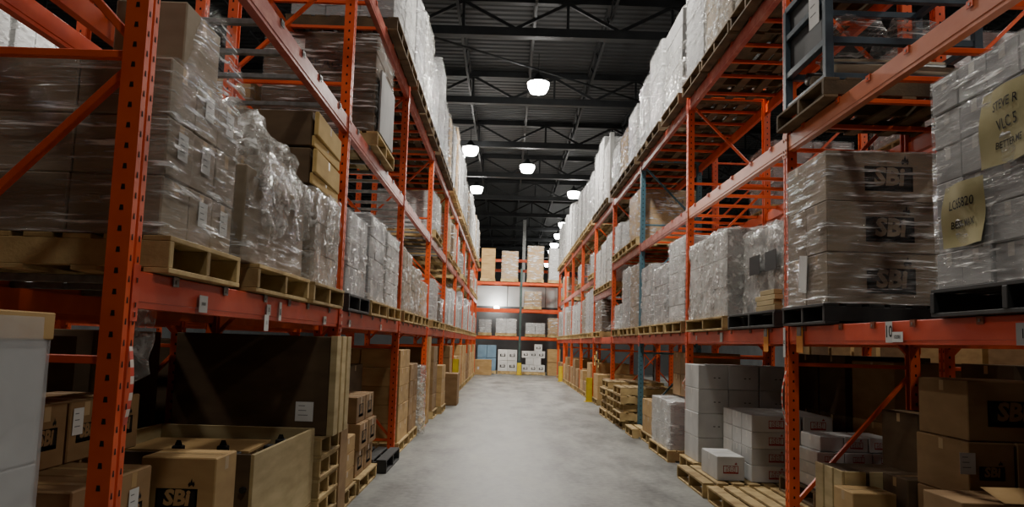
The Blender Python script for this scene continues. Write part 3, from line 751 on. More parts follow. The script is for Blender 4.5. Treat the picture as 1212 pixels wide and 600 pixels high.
t=wrapped('R',RX+.12,RX+1.12,6.9,8.28,zr,.80,2,3,2,'grey','bulky white bundle in glossy crumpled film beside the nearest right post','bubble',.05,cap=True,lump=.07,group='loads on the right rack',low=0,taper=.02)
for y_,z_ in((-.28,.46),(.2,.46),(-.3,.10)): put('black_panel',MB().box(-.16,.16,-.004,0,-.09,.09,M['black']).mesh('black_panel'),t,(-.548,y_,z_),(0,0,RZ['-x']))
for k,(a,b,zz) in enumerate(((6.90,7.42,0),(6.93,7.40,.045),(6.9,7.44,.09),(6.92,7.30,.135))):
    o=put('plank_bundle',MB().box(RX-.03,RX+.045,a,b,zr+zz,zr+zz+.042,M['ply']).mesh('plank_bundle',.003)); tag(o,f"pale wooden plank, {['bottom','second','third','top'][k]} of the short pile in front of the white bundle",'plank','planks on the right rack')
pallet(RX-.05,RX+1.16,8.50,10.24,zR,'wooden pallet under the wrapped drums at the far end, second right bay')
t=wrapped('R',RX+.0,RX+1.10,8.5,10.22,zr,.92,2,3,3,'white','white cartons and rolls in wrinkled film at the far end of second right bay','bubble',.045,cap=True,lump=.05,group='loads on the right rack',low=0,taper=.02)
RL(1,.16,1.2,1.12,'white','nearest pallet',nz=5,ny=3,film='film_far',wob=.03)
RL(1,1.32,2.36,.86,'grey','middle pallet',nz=3,ny=2,film='film_far',wob=.02)
RL(1,2.5,3.55,.98,'grey','far pallet',nz=4,ny=2,film='film_far',wob=.02)
RL(2,.16,1.12,1.12,'dun','nearest pallet',nz=3,ny=1); RL(2,1.2,2.15,1.15,'grey','middle pallet',nz=4,ny=1); RL(2,2.45,3.35,.5,'white','far pallet',nz=2,skirt=.2,desc='low white load with flared film skirt, lowest tier, fourth bay of right rack')
RL(3,1.9,3.4,.78,'dark_card','far end',nz=2,nx=1,ny=1)
for i in range(4,8):
    for q,(a,b) in enumerate(((.16,1.16),(1.3,2.3),(2.46,3.5))):
        r=random.Random(i*31+q)
        RL(i,a,b,r.uniform(.7,1.2),r.choice(['grey','white','white','dun']),['nearest pallet','middle pallet','far pallet'][q],nz=r.choice([3,4,5]))
# ---- right rack, middle tier: caged crate, then cartons
zc=tierz('R',1)
pallet(RX-.10,RX+1.12,5.60,6.62,zc,'weathered wooden pallet under the slate blue steel cage','wood_old')
t=thing('steel_cage','slate blue steel cage crate full of pipes on the middle right tier','cage',(RX+.51,6.11,zc+PH+.002))
def cb(nm,a,b,w=.05): put(nm,MB().bar(a,b,w,w,M['slate'],(0,0,1) if abs(a[2]-b[2])<.01 else (0,1,0)).mesh('cage_'+nm,.003),t)
X0,X1,Y0,Y1,ZH=-.54,.54,-.42,.42,.86
for x in(X0,X1):
    for y in(Y0,Y1): cb('corner_post',(x,y,0),(x,y,ZH),.06)
for z in(.03,.30,.62,ZH):
    for y in(Y0,Y1): cb('rail',(X0,y,z),(X1,y,z))
    for x in(X0,X1): cb('rail',(x,Y0,z),(x,Y1,z))
put('side_panel',MB().box(-.53,-.525,-.4,.4,.31,.85,M['black']).mesh('side_panel'),t)
put('paper_sheet',paper_mesh(.2,.30,3),t,(X0-.035,-.25,.62),(0,0,RZ['-x']))
rn=random.Random(5)
for k in range(7):
    y_=-.34+.11*k; z_=.1+.06*(k%3); o=put('pipe',MB().tube([(-.46,y_,z_),(-.1,y_+.03,z_+.02),(.46,y_,z_)],.05,M['steel' if k%2 else 'dun'],10).mesh('pipe',smooth=True),None,(RX+.51,6.11,zc+PH+.002))
    tag(o,'dusty pipe lying inside the slate blue steel cage','pipe','pipes in the steel cage')
for k,(kx,kz) in enumerate(((-.2,.36),(.22,.38))):
    o=put('sack',film_mesh(.34,.5,.16,60+k,.05,True,0,True,'film',.06,0,.2),None,(RX+.51+kx,6.1,zc+PH+kz)); tag(o,f"crumpled clear bag of fittings in the steel cage, {['aisle side','rear'][k]}",'bag')
def RM(i,a,b,h,kind,pos,**kw): shelf_load('R',1,ORD[i+1],RB(i)+a,RB(i)+b,h,kind,pos,**kw)
t=shelf_load('R',1,'fourth',RB(2)+.2,RB(2)+1.35,.86,'tan','near end',nx=1,ny=1,nz=2,film='film_far',desc='tall tan double carton load just past the blue post, middle right tier',text='A W B')
RM(2,1.5,2.4,.5,'white','middle pallet',nz=2,skirt=.03); RM(2,2.55,3.5,.62,'white','far pallet',nz=3,skirt=.04)
z3=2.60+BH+.005
for q,(a,b) in enumerate(((.16,1.16),(1.3,2.3),(2.46,3.5))): shelf_load('R',1,'fifth',RB(3)+a,RB(3)+b,[1.12,1.05,.95][q],'white',['nearest pallet','middle pallet','far pallet'][q],z=z3,nz=4)
RM(4,.2,1.3,.55,'grey','near',nz=2,wob=.05); RM(5,.3,1.4,.6,'grey','near',nz=2); RM(7,.3,1.4,.8,'tan','near',nz=2)
# ---- right rack, top tier
def RT(i,a,b,h,kind,pos,**kw):
    kw.setdefault('wood','wood_old' if i<4 else 'wood'); shelf_load('R',2,ORD[i+1],RB(i)+a,RB(i)+b,h,kind,pos,over=.06,**kw)  # darker wood again paints the shaded undersides of the nearer pallets
RT(0,.3,1.3,1.3,'dun','nearest pallet',nz=4,film='bubble',wob=.04); RT(0,1.42,2.55,1.25,'dun','middle pallet',nz=5,film='bubble',wob=.03,lump=.04)
t=shelf_load('R',2,'second',RB(0)+2.66,RB(0)+3.60,1.62,'grey','far',nx=1,ny=1,nz=2,film='film_far',over=.06,wob=.008,wood='wood_old',desc='tall smooth pale grey boxed load, far on top tier of second right bay')
RT(1,.14,1.3,1.20,'grey','nearest pallet',nz=5,film='bubble',wob=.05,lump=.14,taper=.08); RT(1,1.55,2.6,1.30,'white','middle pallet',nz=3,nx=1,ny=1,wob=.012); RT(1,2.7,3.6,1.12,'white','far pallet',nz=3,wob=.04)
RT(2,.14,1.2,.98,'white','nearest pallet',nz=4,wob=.03); RT(2,1.3,2.3,.85,'tan','middle pallet',nz=4,wob=.03); RT(2,2.45,3.5,.9,'white','far pallet',nz=4,wob=.03)
o=put('white_post',MB().box(RX-.055,RX+.04,RB(3)+.30,RB(3)+.42,tierz('R',2),tierz('R',2)+1.62,M['white']).mesh('white_post',.006)); tag(o,'slim white upright board standing at front of the top right tier','board')
RT(3,.55,1.5,1.35,'white','nearest pallet',nz=3,wob=.03); RT(3,1.6,2.5,1.7,'white','middle pallet',nz=4,wob=.03); RT(3,2.6,3.55,1.6,'white','far pallet',nz=4,wob=.03)
for i in range(4,8):
    for q,(a,b) in enumerate(((.16,1.16),(1.3,2.3),(2.46,3.5))):
        r=random.Random(i*41+q)
        RT(i,a,b,r.uniform(1.3,1.75),r.choice(['white','white','grey','white']),['nearest pallet','middle pallet','far pallet'][q],nz=r.choice([3,4,5]),wob=r.choice([.02,.04]))
# ---- rows behind
def behind(side,l,y0,y1,h,kind,label,x0=None):
    z=LV['R' if side=='L' else 'L'][l]+BH+.005
    xa=-2.70-1.1 if side=='L' else 3.60
    pallet(xa-.03,xa+1.13,y0-.02,y1+.02,z,'wooden pallet under the '+label.split(' in ')[0]+(' low' if l==0 else ' high')+f" {ORD[int(y0)%9]}" if False else f"wooden pallet beneath {label}"[:200],'wood')
    wrapped(side,xa,xa+1.1,y0,y1,z+PH+.002,h,2,2,3,kind,label,'film_far',low=0,near=False,group='loads on rows behind')
for k,y in enumerate((10.44,14.18,17.92)): frame('L',y,f"orange upright frame across the neighbouring left aisle, {['nearest','second','third'][k]}",'orange',-8.05)
for k,y in enumerate((10.44,14.18)):
    for l in range(3): beam((-7.52,y+.05,0),(-7.52,y+3.69,0),LV['L'][l],'+x',f"{TN[l]} beam across the neighbouring left aisle, {['near','far'][k]} bay",'orange',False); beam((-8.58,y+.05,0),(-8.58,y+3.69,0),LV['L'][l],'-x',f"{TN[l]} rear beam across the neighbouring left aisle, {['near','far'][k]} bay",'orange',False)
for k,(y0,h) in enumerate(((10.7,1.5),(11.9,1.6),(13.0,1.45),(14.4,1.6))):
    pallet(-8.63,-7.47,y0-.02,y0+1.07,LV['L'][2]+BH+.005,f"wooden pallet across the neighbouring left aisle, {['nearest','second','third','fourth'][k]} of the top row")
    wrapped('L',-8.6,-7.5,y0,y0+1.05,LV['L'][2]+BH+.152,h,2,2,4,'white',f"white load lit across the neighbouring left aisle, {['nearest','second','third','fourth'][k]} of the top row",'film_far',low=0,near=False,group='loads across the left aisle')
behind('L',1,8.2,9.2,.7,'tan','tan load behind the second left bay')
behind('L',0,11,12,.9,'tan','tan load behind the third left bay')
behind('L',0,7.2,8.3,.9,'grey','grey load behind the second left bay')
for k,(l,y0,h,kd,lb) in enumerate(((0,3.2,1.0,'white','white load low behind the nearest right bay'),(0,4.5,1.0,'grey','grey load low behind the brown SBI load'),
  (0,7.1,1.1,'white','white load low behind the nearest right post'),(0,8.4,1.05,'grey','grey load low behind the white bundle'),(0,9.6-.3,.01,'','')) ):
    if kd: behind('R',l,y0,y0+1.05,h,kd,lb)
behind('R',1,7.0,8.0,.9,'white','white load high behind the second right bay')
behind('R',1,11.0,12.1,.9,'grey','grey load high behind the third right bay')
behind('R',0,10.9,12.0,1.1,'white','white load low behind the third right bay')
# ------------------------------------------------------------------ left side, on the floor
o=wrapped('L',-2.45,-1.44,1.75,2.60,.15,1.34,1,1,3,'grey','tall white wrapped box at the left edge in front of the nearest post','poly',.004,cap=False,near=True,name='wrapped_box',cat='wrapped box',low=0,logos=('+x',))
put('cardboard_cap',MB().box(-.515,.515,-.435,.435,1.27,1.355,M['tan']).mesh('cardboard_cap',.004),o)
pallet(-2.46,-1.43,1.74,2.61,0,'wooden pallet under the tall white wrapped box at the left edge')
pallet(-2.42,-1.30,3.06,4.36,0,'wooden pallet under the SBI cartons behind the nearest left post')
zf=PH+.002
lo=[zf,zf+.23,zf+.46,zf+.70]
# lower tiers, aisle column
def pile(x0,x1,y0,y1,z0,z1,n,kind,lab,logos=(),paper=None):
    h=(z1-z0)/n
    for k in range(n):
        tw='' if n==1 else ['bottom ','middle ','top '][k if n==3 else (0 if k==0 else 2)]
        carton(x0,x1,y0,y1,z0+k*h,z0+(k+1)*h,kind,f"{tw}{lab}",logos,None,paper if k==n-1 else None,'SBI cartons at the left')
pile(-2.0,-1.58,3.10,3.42,zf,.86,2,'brown','brown SBI carton, aisle side, tucked beside the nearest left post',('+x',))
pile(-2.0,-1.58,3.44,3.79,zf,.86,2,'brown','brown SBI carton with paper label, just past the nearest post',('+x',),('+x',.0,.22))
pile(-1.71,-1.35,3.96,4.26,zf,.87,2,'tan','tan SBI carton in front of the plywood bin',('-y',))
for k,(a,b) in enumerate(((3.37,3.69),(3.71,4.01),(4.03,4.34))):
    carton(-2.34,-1.93 if k<2 else -1.90,a,b,.862,1.135,'brown',f"brown SBI carton on the upper row, {['left one','middle one, with paper label','right one'][k]}",('+x',),None,('+x',-.08,.18) if k==1 else None,'SBI cartons at the left')
carton(-2.40,-2.02,3.08,4.34,zf,.86,'brown','long brown carton at the back under the upper row of SBI cartons')
o=put('paper_stack',MB().box(-.06,.06,-.05,.05,0,.16,M['white']).mesh('paper_stack',.004),None,(-1.97,4.18,1.137)); tag(o,'small white packet standing on the right upper SBI carton','packet')
# dark cartons deep in the bay, then two added blocks
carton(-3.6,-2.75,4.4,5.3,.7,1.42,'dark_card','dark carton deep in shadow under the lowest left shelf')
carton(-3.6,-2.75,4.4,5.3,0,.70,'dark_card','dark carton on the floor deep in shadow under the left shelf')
carton(-3.6,-2.75,5.5,6.58,0,1.46,'dark_card','added dark block hiding the bright floor behind the panel carton')  # added dark blocks cover a lit floor patch behind the bay
carton(-3.6,-2.75,6.86,9.6,0,1.40,'dark_card','second added dark block hiding the bright floor behind the brown SBI stack')
# plywood bin on two pallets
for k in range(2): pallet(-2.44,-1.33,4.52,5.92,k*(PH+.002),f"wooden pallet under the plywood bin, {['on the floor','upper one'][k]}")
zb=2*(PH+.002)+.002
t=thing('plywood_bin','open plywood bin of loose parts between SBI cartons and pallet stack','bin',(-1.89,5.22,zb))
bx=lambda nm,a,m=M['ply']: put(nm,MB().box(*a,m).mesh('bin_'+nm,.002),t)
bx('base',(-.53,.53,-.68,.68,0,.02)); bx('aisle_panel',(.53,.55,-.70,.70,0,.515)); bx('rear_panel',(-.55,-.53,-.70,.70,0,.515))
bx('near_panel',(-.53,.53,-.70,-.68,0,.515),M['slate'] if False else M['dark_card']); bx('far_panel',(-.53,.53,.68,.70,0,.515))
for x in(-.5,.5): put('corner_bolt',MB().tube([(x,-.70,.33),(x,-.72,.33)],.018,M['black'],8).mesh('corner_bolt'),t)
carton(-2.33,-1.60,5.16,5.74,zb+.021,zb+.425,'brown','brown carton inside the plywood bin under the cardboard sheet')
o=put('cardboard_sheet',MB().box(-.40,.36,-.3,.3,0,.014,M['tan']).mesh('cardboard_sheet'),None,(-1.95,5.46,zb+.428),(.0,.0,.06)); tag(o,'flat tan cardboard sheet lying on the parts inside the plywood bin','cardboard sheet')
for k,(a,b,h) in enumerate(((-.40,-.2,.40),(-.05,-.22,.50),(.20,-.17,.50),(.42,.30,.49),(.25,-.45,.44),(-.2,-.5,.42))):
    mb=MB().box(-.10,.10,-.05,.05,0,h-.07,M['black']); mb.poly([(-.04,0,h-.07),(.04,0,h-.07),(.012,0,h),(-.012,0,h)],M['black']); mb.box(-.03,.03,-.03,.03,h-.07,h-.03,M['black'])
    o=put('black_casting',mb.mesh('black_casting',.006),None,(-1.89+a,5.22+b,zb+.021)); tag(o,'pointed black casting standing inside the plywood bin','casting','black castings in the bin')
# pallet stack carrying the panel carton
for k in range(5): pallet(-2.45,-1.30,5.96,6.61,k*(PH+.003),f"wooden pallet, {TIER[5][k]} of the stack beside the plywood bin")
zs=5*(PH+.003)
t=thing('panel_crate','big dark carton with pale slatted end, standing on the pallet stack','crate',(-1.86,6.33,zs))
put('carton',carton_mesh(1.14,.50,.72,'dark_card'),t)
for k,y_ in enumerate((-.2,0,.2)):
    put('end_slat',MB().box(.572,.622,y_-.07,y_+.07,0,.725,M['ply']).mesh('end_slat',.003),t)
put('end_backing',MB().box(.571,.600,-.25,.25,.0,.72,M['tan']).mesh('end_backing'),t)
put('shipping_label',paper_mesh(.13,.14),t,(.40,-.252,.17))
# second bay, floor
o=put('upright_plank',MB().box(-1.335,-1.30,6.68,6.98,0,.74,M['brown']).mesh('upright_plank',.004)); tag(o,'tan board standing upright beside the stack of pallets','board')
for k in range(3):
    carton(-1.95,-1.36,7.06,7.68,PH+.003+k*.145,PH+.003+(k+1)*.145,'tan',f"flat cream carton, {TIER[3][k]} of the small pile past the pallet stack",(),None,None,'flat cream cartons')
pallet(-2.42,-1.34,7.02,7.74,0,'wooden pallet under the flat cream cartons past the pallet stack')
pallet(-2.42,-1.33,7.82,8.86,0,'wooden pallet under the brown SBI stack before the third left post')
for k in range(3):
    for j in range(2):
        a=7.86+j*.5; dx=[0,.03,-.01][k]
        carton(-1.92+dx,-1.38+dx,a,a+.47,zf+k*.25,zf+(k+1)*.25,'brown',f"brown SBI carton, {TIER[3][k]} {['near','far'][j]} one of stack before the third left post",('+x',),None,None,'SBI stack in the second left bay')
    carton(-2.4,-1.96,7.86,8.83,zf+k*.25,zf+(k+1)*.25,'brown',f"long brown carton, {TIER[3][k]} one behind the SBI stack, second left bay")
pallet(-2.40,-1.26,9.1,10.2,0,'empty black pallet on the floor before the third left post','black_pallet')
stack('L',-2.42,-1.75,9.2,10.15,PH+.002,1,1,2,.5,'dark_card','on the black pallet in shadow')
def fl(i,a,b,h,n,kind,where,side='L',w=1.05,x=None,ny=2,wood='wood',**kw):
    y0=(LB(i) if side=='L' else RB(i))+a; y1=(LB(i) if side=='L' else RB(i))+b
    xf=(LX+.02 if side=='L' else RX-.02) if x is None else x
    xa,xb=(xf-w,xf) if side=='L' else (xf,xf+w)
    pallet(xa-.02,xb+.02,y0-.02,y1+.02,0,f"wooden floor pallet under the {CN[kind]} cartons {where}",wood)
    stack(side,xa,xb,y0,y1,PH+.002,1 if y0>18 else 2,ny,n,h,kind,where,**kw)
fl(2,.15,1.2,.235,5,'tan','by the third left post',ny=2,jit=.012)
fl(2,1.35,2.3,.24,4,'brown','midway along the third left bay',ny=2,jit=.012,ragged=.4)
o=put('wrap_roll',film_mesh(.2,.25,1.0,33,.04,True,0,True,'bubble',.03,0,.1),None,(-1.36,LB(2)+2.55,.0+.01)); tag(o,'bundle of clear wrap standing on the floor before the fourth left post','plastic wrap')
fl(2,2.75,3.5,.2,3,'tan','just before the fourth left post',ny=1)
for k in range(2):
    o=put('tall_board',MB().box(-.03,.03,-.2,.2,0,1.52,M['brown' if k else 'tan']).mesh('tall_board',.004),None,(-1.38-.12*k,LB(3)+.5+.45*k,0)); tag(o,f"tall tan board standing upright past the fourth left post, {['nearer','farther'][k]} one",'board')
fl(3,1.3,2.2,.3,4,'brown','in the fourth left bay',ny=1,ragged=.3)
fl(3,2.4,3.4,.27,3,'tan','far in the fourth left bay',ny=2,x=LX+.10)
carton(-1.75,-1.08,LB(4)+.9,LB(4)+1.7,0,.72,'brown','big brown carton on the floor sticking into the aisle by the left guard')
for i,a in((4,2.0),(5,.3),(5,1.5),(5,2.5),(6,.3),(6,1.5),(6,2.6),(7,.3),(7,1.6),(7,2.6),(8,.4),(8,1.9)):
    r=random.Random(i*7+a); fl(i,a,a+.95,.3,r.choice([3,4]),r.choice(['brown','tan','brown']),f"{'near' if a<1 else 'middle' if a<1.8 else 'far'} in the {ORD[i]} left bay",ny=1,ragged=.3)
# yellow corner guard on the sixth left post
def guard(x,y,h,label,w=.16):
    t=thing('post_guard',label,'post guard',(x,y,0),0,'yellow post guards')
    mb=MB().box(-w/2,w/2,-w/2,-w/2+.012,0,h,M['yellow']).box(w/2-.012,w/2,-w/2,w/2,0,h,M['yellow']).box(-w/2,-w/2+.012,-w/2,w/2,0,h,M['yellow'])
    put('shield',mb.mesh('guard_shield',.002),t); put('base_plate',MB().box(-w/2-.04,w/2+.04,-w/2-.04,w/2+.04,0,.012,M['yellow']).mesh('guard_plate'),t)
guard(LX+.07,LB(5)-.21,1.0,'yellow steel guard around the foot of the sixth left post')
guard(RX-.10,RB(4)-.21,.62,'yellow steel guard around the foot of the right rack post')
guard(RX-.10,RB(7)-.28,.6,'yellow steel guard near the far end of the right rack')
# ------------------------------------------------------------------ right side, on the floor
pallet(1.98,3.15,6.95,8.05,0,'empty wooden pallet on the floor sticking out past the first right post')
pallet(1.97,3.14,8.2,9.42,0,'wooden pallet on the floor under the white SBI cartons')
for k in range(4):
    for j in range(3):
        a=8.30+j*.36; carton(2.48,2.98,a,a+.35,zf+k*.165,zf+(k+1)*.165,'white',f"white SBI carton, {TIER[4][k]} tier, {['nearest','middle','farthest'][j]} of the stack past the first right post",('-y',) if j==0 else (),None,None,'white SBI stack')
    carton(3.0,3.3,8.30,9.37,zf+k*.165,zf+(k+1)*.165,'white',f"long white carton, {TIER[4][k]} tier at the back of the white SBI stack",('-y',),None,None,'white SBI stack')
carton(2.15,2.43,8.36,9.02,zf,zf+.24,'white','low white SBI carton standing alone at the pallet edge in front of stack',('-y',))
pallet(2.2,3.36,9.60,10.36,0,'wooden pallet under the tall white stack by the second right post')
stack('R',2.25,3.33,9.62,10.34,zf,3,1,4,.28,'white','by the second right post',text='- -')
pallet(2.1,3.2,10.62,12.02,0,'wooden pallet under the low white wrapped block past the second right post')
wrapped('R',2.14,3.15,10.66,11.98,zf,.62,2,2,2,'white','low white wrapped block on floor just past the second right post','film_far',.01,low=0,group='floor loads')
stack('R',2.42,3.12,10.9,11.9,zf+.65,1,2,2,.30,'brown','on top of the low white wrapped block')
fl(1,1.72,2.75,.25,2,'tan','before the blue post',side='R',ny=3,x=2.2)
for q,(a,n) in enumerate(((.35,5),(1.45,4),(2.55,5))):
    for k in range(n):
        j=random.Random(q*9+k).uniform(-.04,.04)
        pallet(2.06+j,3.2+j,RB(2)+a+j,RB(2)+a+1.02+j,k*(PH+.002),f"empty wooden pallet, {TIER[n][k]} of the {['nearest','middle','farthest'][q]} pallet stack past the blue post",'wood','empty pallet stacks')
pallet(2.06,3.2,RB(1)+2.82,RB(1)+3.62,0,'low wooden pallet on the floor right at the blue post')
fl(3,.3,1.3,.28,2,'brown','past the fourth right post',side='R',ny=1); fl(3,2.3,3.3,.3,2,'tan','near the yellow right guard',side='R',ny=1)
for k,(dy,dz,s) in enumerate(((.55,1.1,.22),(.95,.98,.26),(.1,.92,.2))):
    t=thing('bay_sign',f"yellow card sign on the right rack's fifth bay, {['upper','right hand','lower left'][k]} of three",'sign',(RX-.02,RB(3)+2.1+dy,dz+.1),RZ['-x'],'yellow card signs')
    cd=put('card',MB().box(-s/2,s/2,-.003,.003,-s/2,s/2,M['sign_yellow']).mesh('sign_card'),t)
    put('print',MB().box(-s*.3,s*.3,-.006,-.003,-s*.18,s*.2,M['ink']).mesh('sign_print'),cd)
    put('hanging_cord',MB().tube([(0,0,s/2),(0,0,LV['R'][0]-dz-.1)],.004,M['black'],5).mesh('sign_cord'),t)
for i,a in((4,.3),(4,1.5),(4,2.5),(5,.3),(5,1.5),(5,2.6),(6,.3),(6,1.25),(6,2.3),(7,.4),(7,1.9)):
    r=random.Random(i*5+a); fl(i,a,a+.95,.28,r.choice([2,3,3]),r.choice(['brown','tan','brown']),f"{'near' if a<1 else 'middle' if a<1.8 else 'far'} in the {ORD[i+1]} right bay",side='R',ny=1,ragged=.3)
# nearest right bay
pallet(2.32,3.45,6.0,6.9-.3,0,'wooden pallet at the foot of the first right post')
t=thing('slatted_crate','pale wooden slatted crate at the foot of the first right post','crate',(2.72,6.25,PH+.002))
for k in range(3): put('side_slat',MB().box(-.26+.18*k,-.11+.18*k,-.27,-.25,0,.46,M['ply']).mesh('side_slat',.003),t)
for k in range(3): put('side_slat',MB().box(-.28,-.26,-.26+.18*k,-.11+.18*k,0,.46,M['ply']).mesh('side_slat',.003),t)
put('lining',MB().box(-.255,.26,-.245,.26,.0,.45,M['dark_card']).mesh('crate_lining',.003),t)
# white cartons with red marks beyond the brace
pallet(2.62,3.42,7.0,7.9,PH+.002,'wooden pallet under small white cartons behind the first right post','wood_old')
for k in range(3):
    for j in range(3):
        carton(2.66+.24*j,2.66+.24*j+.235,7.05,7.5,2*PH+.006+k*.105,2*PH+.006+(k+1)*.105,'white',f"small white carton, {TIER[3][k]} tier, {['left','middle','right'][j]} one behind the first right post",('-y',),None,None,'small white cartons')
for j in range(3):
    carton(2.70+.21*j,2.70+.21*j+.205,7.08,7.55,2*PH+.323,2*PH+.45,'white',f"white carton of the row crowning the small pile, {['left','middle','right'][j]} one",('-y',) if j else (),None,None,'small white cartons')
# big dark cartons
pallet(2.3,3.4,4.28,5.45,0,'wooden pallet under the dark SBI cartons at the right edge','wood_old')
carton(2.66,2.93,4.75,5.35,zf+.50,zf+.82,'brown','brown SBI carton in shadow, lower left of the tall pile at right edge',('-y',),None,('-y',-.14,.2))
carton(2.94,3.22,4.75,5.35,zf+.50,zf+.82,'brown','brown carton in shadow, lower right of the tall pile at right edge')
carton(2.68,3.20,4.78,5.35,zf+.822,zf+1.17,'brown','wide brown SBI carton topping the shadowed pile at right edge',('-y',))
carton(2.66,2.93,4.75,5.35,zf,zf+.498,'brown','brown carton at the foot of the shadowed right pile, left',()); carton(2.94,3.22,4.75,5.35,zf,zf+.498,'brown','brown carton at the foot of the shadowed right pile, right',())
# open carton and its neighbours
t=thing('open_carton','flat brown carton with its flap up at the lower right corner','carton',(2.62,4.52,.562))
mb=MB().box(-.24,.24,-.2,.2,0,.14,M['brown']); put('box',mb.mesh('open_carton_box',.004),t)
mb=MB().poly([(-.02,-.2,.142),(.24,-.2,.142),(.30,-.05,.20),(-.06,-.05,.20)],M['tan']); put('flap',mb.mesh('flap'),t)
carton(2.36,2.86,4.30,4.74,PH+.003,.56,'tan','tan SBI carton under the open flat carton, lower right corner',('-y',))
carton(2.88,3.36,4.34,4.73,PH+.003,.64,'brown','brown carton at the lower right corner beside the open flat carton')
carton(2.36,2.66,5.62,5.95,zf,.52,'tan','small tan SBI carton lit at the foot of the slatted crate',('-x','-y'))
pallet(2.34,3.4,5.52,5.99,0,'wooden pallet under the small tan SBI carton')
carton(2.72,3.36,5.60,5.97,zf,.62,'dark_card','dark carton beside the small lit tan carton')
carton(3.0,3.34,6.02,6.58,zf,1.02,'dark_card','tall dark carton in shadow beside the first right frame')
# cartons of the row behind the right rack
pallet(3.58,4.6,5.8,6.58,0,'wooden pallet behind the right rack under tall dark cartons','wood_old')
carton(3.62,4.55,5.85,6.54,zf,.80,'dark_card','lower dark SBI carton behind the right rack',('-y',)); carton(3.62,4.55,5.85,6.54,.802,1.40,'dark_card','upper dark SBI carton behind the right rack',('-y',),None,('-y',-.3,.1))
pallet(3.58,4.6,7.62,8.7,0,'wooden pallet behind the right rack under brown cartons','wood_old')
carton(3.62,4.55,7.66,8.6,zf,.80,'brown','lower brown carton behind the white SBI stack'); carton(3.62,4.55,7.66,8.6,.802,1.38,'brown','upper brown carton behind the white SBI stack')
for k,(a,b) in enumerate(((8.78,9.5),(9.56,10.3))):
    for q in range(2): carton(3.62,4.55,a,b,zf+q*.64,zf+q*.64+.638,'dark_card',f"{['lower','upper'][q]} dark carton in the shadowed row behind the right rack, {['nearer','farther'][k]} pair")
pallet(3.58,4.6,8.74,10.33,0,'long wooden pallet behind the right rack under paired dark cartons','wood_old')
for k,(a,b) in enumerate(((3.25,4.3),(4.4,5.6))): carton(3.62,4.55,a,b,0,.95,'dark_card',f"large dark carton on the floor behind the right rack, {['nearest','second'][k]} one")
for n in range(9):
    y=10.6+1.25*n; w_=['nearest','second','third','fourth','fifth','sixth','seventh','eighth','farthest'][n]
    pallet(7.56,8.72,y-.03,y+1.12,0,f"wooden pallet across the neighbouring right aisle, {w_} of the row")
    for q in range(3): carton(7.6,8.68,y,y+1.08,zf+q*.54,zf+q*.54+.538,'tan' if (n+q)%3 else 'brown',f"large carton across the neighbouring right aisle, {TIER[3][q]} of the {w_} pile")
stack('R',7.6,9.6,9.0,10.0,PH+.002,3,1,5,.32,'tan','across the neighbouring right aisle')
pallet(7.58,9.62,8.98,10.02,0,'long wooden pallet under tan cartons across the neighbouring right aisle')
# ------------------------------------------------------------------ tags and writing on the racks
def tagcard(x,y,z,w,h,m,label,side='L',txt=None,ts=.05,cat='tag',ink='ink',clip=None,group='paper tags on beams'):
    f='+x' if side=='L' else '-x'
    t=thing('beam_tag',label,cat,(x,y,z),RZ[f],group)
    cd=put('card',MB().box(-w/2,w/2,-.002,0,-h/2,h/2,M[m]).mesh('tag_card'),t)
    if txt:
        mb=MB().add(text_vf(txt,.015),Matrix(((ts,0,0,0),(0,0,-1,-.003),(0,ts,0,0),(0,0,0,1))),M[ink]); put('print',mb.mesh('tag_print'),cd)
    if clip: put('clip',MB().box(-w*.32,w*.32,-.008,-.002,h*.5-clip,h*.5,M['steel']).mesh('tag_clip',.001),cd)
xl_=LX+.004; xr_=RX-.004
tagcard(xl_,3.67,1.585,.10,.075,'paper','white tag on the lowest left beam near the nearest post','L','10101',.022)
tagcard(xl_,4.68,1.60,.075,.06,'paper','upper white tag of the hanging pair on the nearest left beam','L','12',.03)
tagcard(xl_+.003,4.64,1.525,.08,.09,'paper','lower white tag of the hanging pair on the nearest left beam','L','11',.03)
tagcard(xl_,4.92,1.60,.05,.11,'paper','narrow upright white tag on the nearest left beam','L','|||',.04)
tagcard(xl_,6.14,1.58,.09,.06,'paper','white tag on the left beam just before the second post','L','104',.03)
tagcard(xl_,7.12,1.58,.08,.06,'paper','white tag on the left beam just past the second post','L','105',.03)
tagcard(xl_,8.9,1.58,.09,.06,'paper','white tag midway along the second left beam','L','106',.03)
tagcard(xr_,4.89,1.585,.085,.125,'paper','white placard reading 10 on the lowest right beam','R','10',.10)
tagcard(xr_-.004,4.775,1.555,.13,.06,'paper','small printed tag overlapping the 10 placard','R','102081',.03)
tagcard(xr_,3.60,1.56,.13,.10,'grey','grey tag on the right beam at the picture edge','R','11',.06)
tagcard(xr_-.002,7.21,1.545,.13,.20,'orange_tag','orange tag with grey clip, just past the first right post','R',None,0,'tag','ink',.07)
tagcard(xr_-.002,6.38,1.545,.14,.20,'orange_tag','orange tag with grey clip, just before the first right post','R',None,0,'tag','ink',.07)
tagcard(RX-.010,6.72,1.525,.05,.24,'paper','tall narrow white tag on the first right post','R','I2',.04)
tagcard(xr_,8.72,1.58,.10,.10,'paper','torn white sticker on the second right beam','R','...',.03)
tagcard(xr_,9.86,1.58,.05,.05,'paper','small white sticker on the beam before the second right post','R',None)
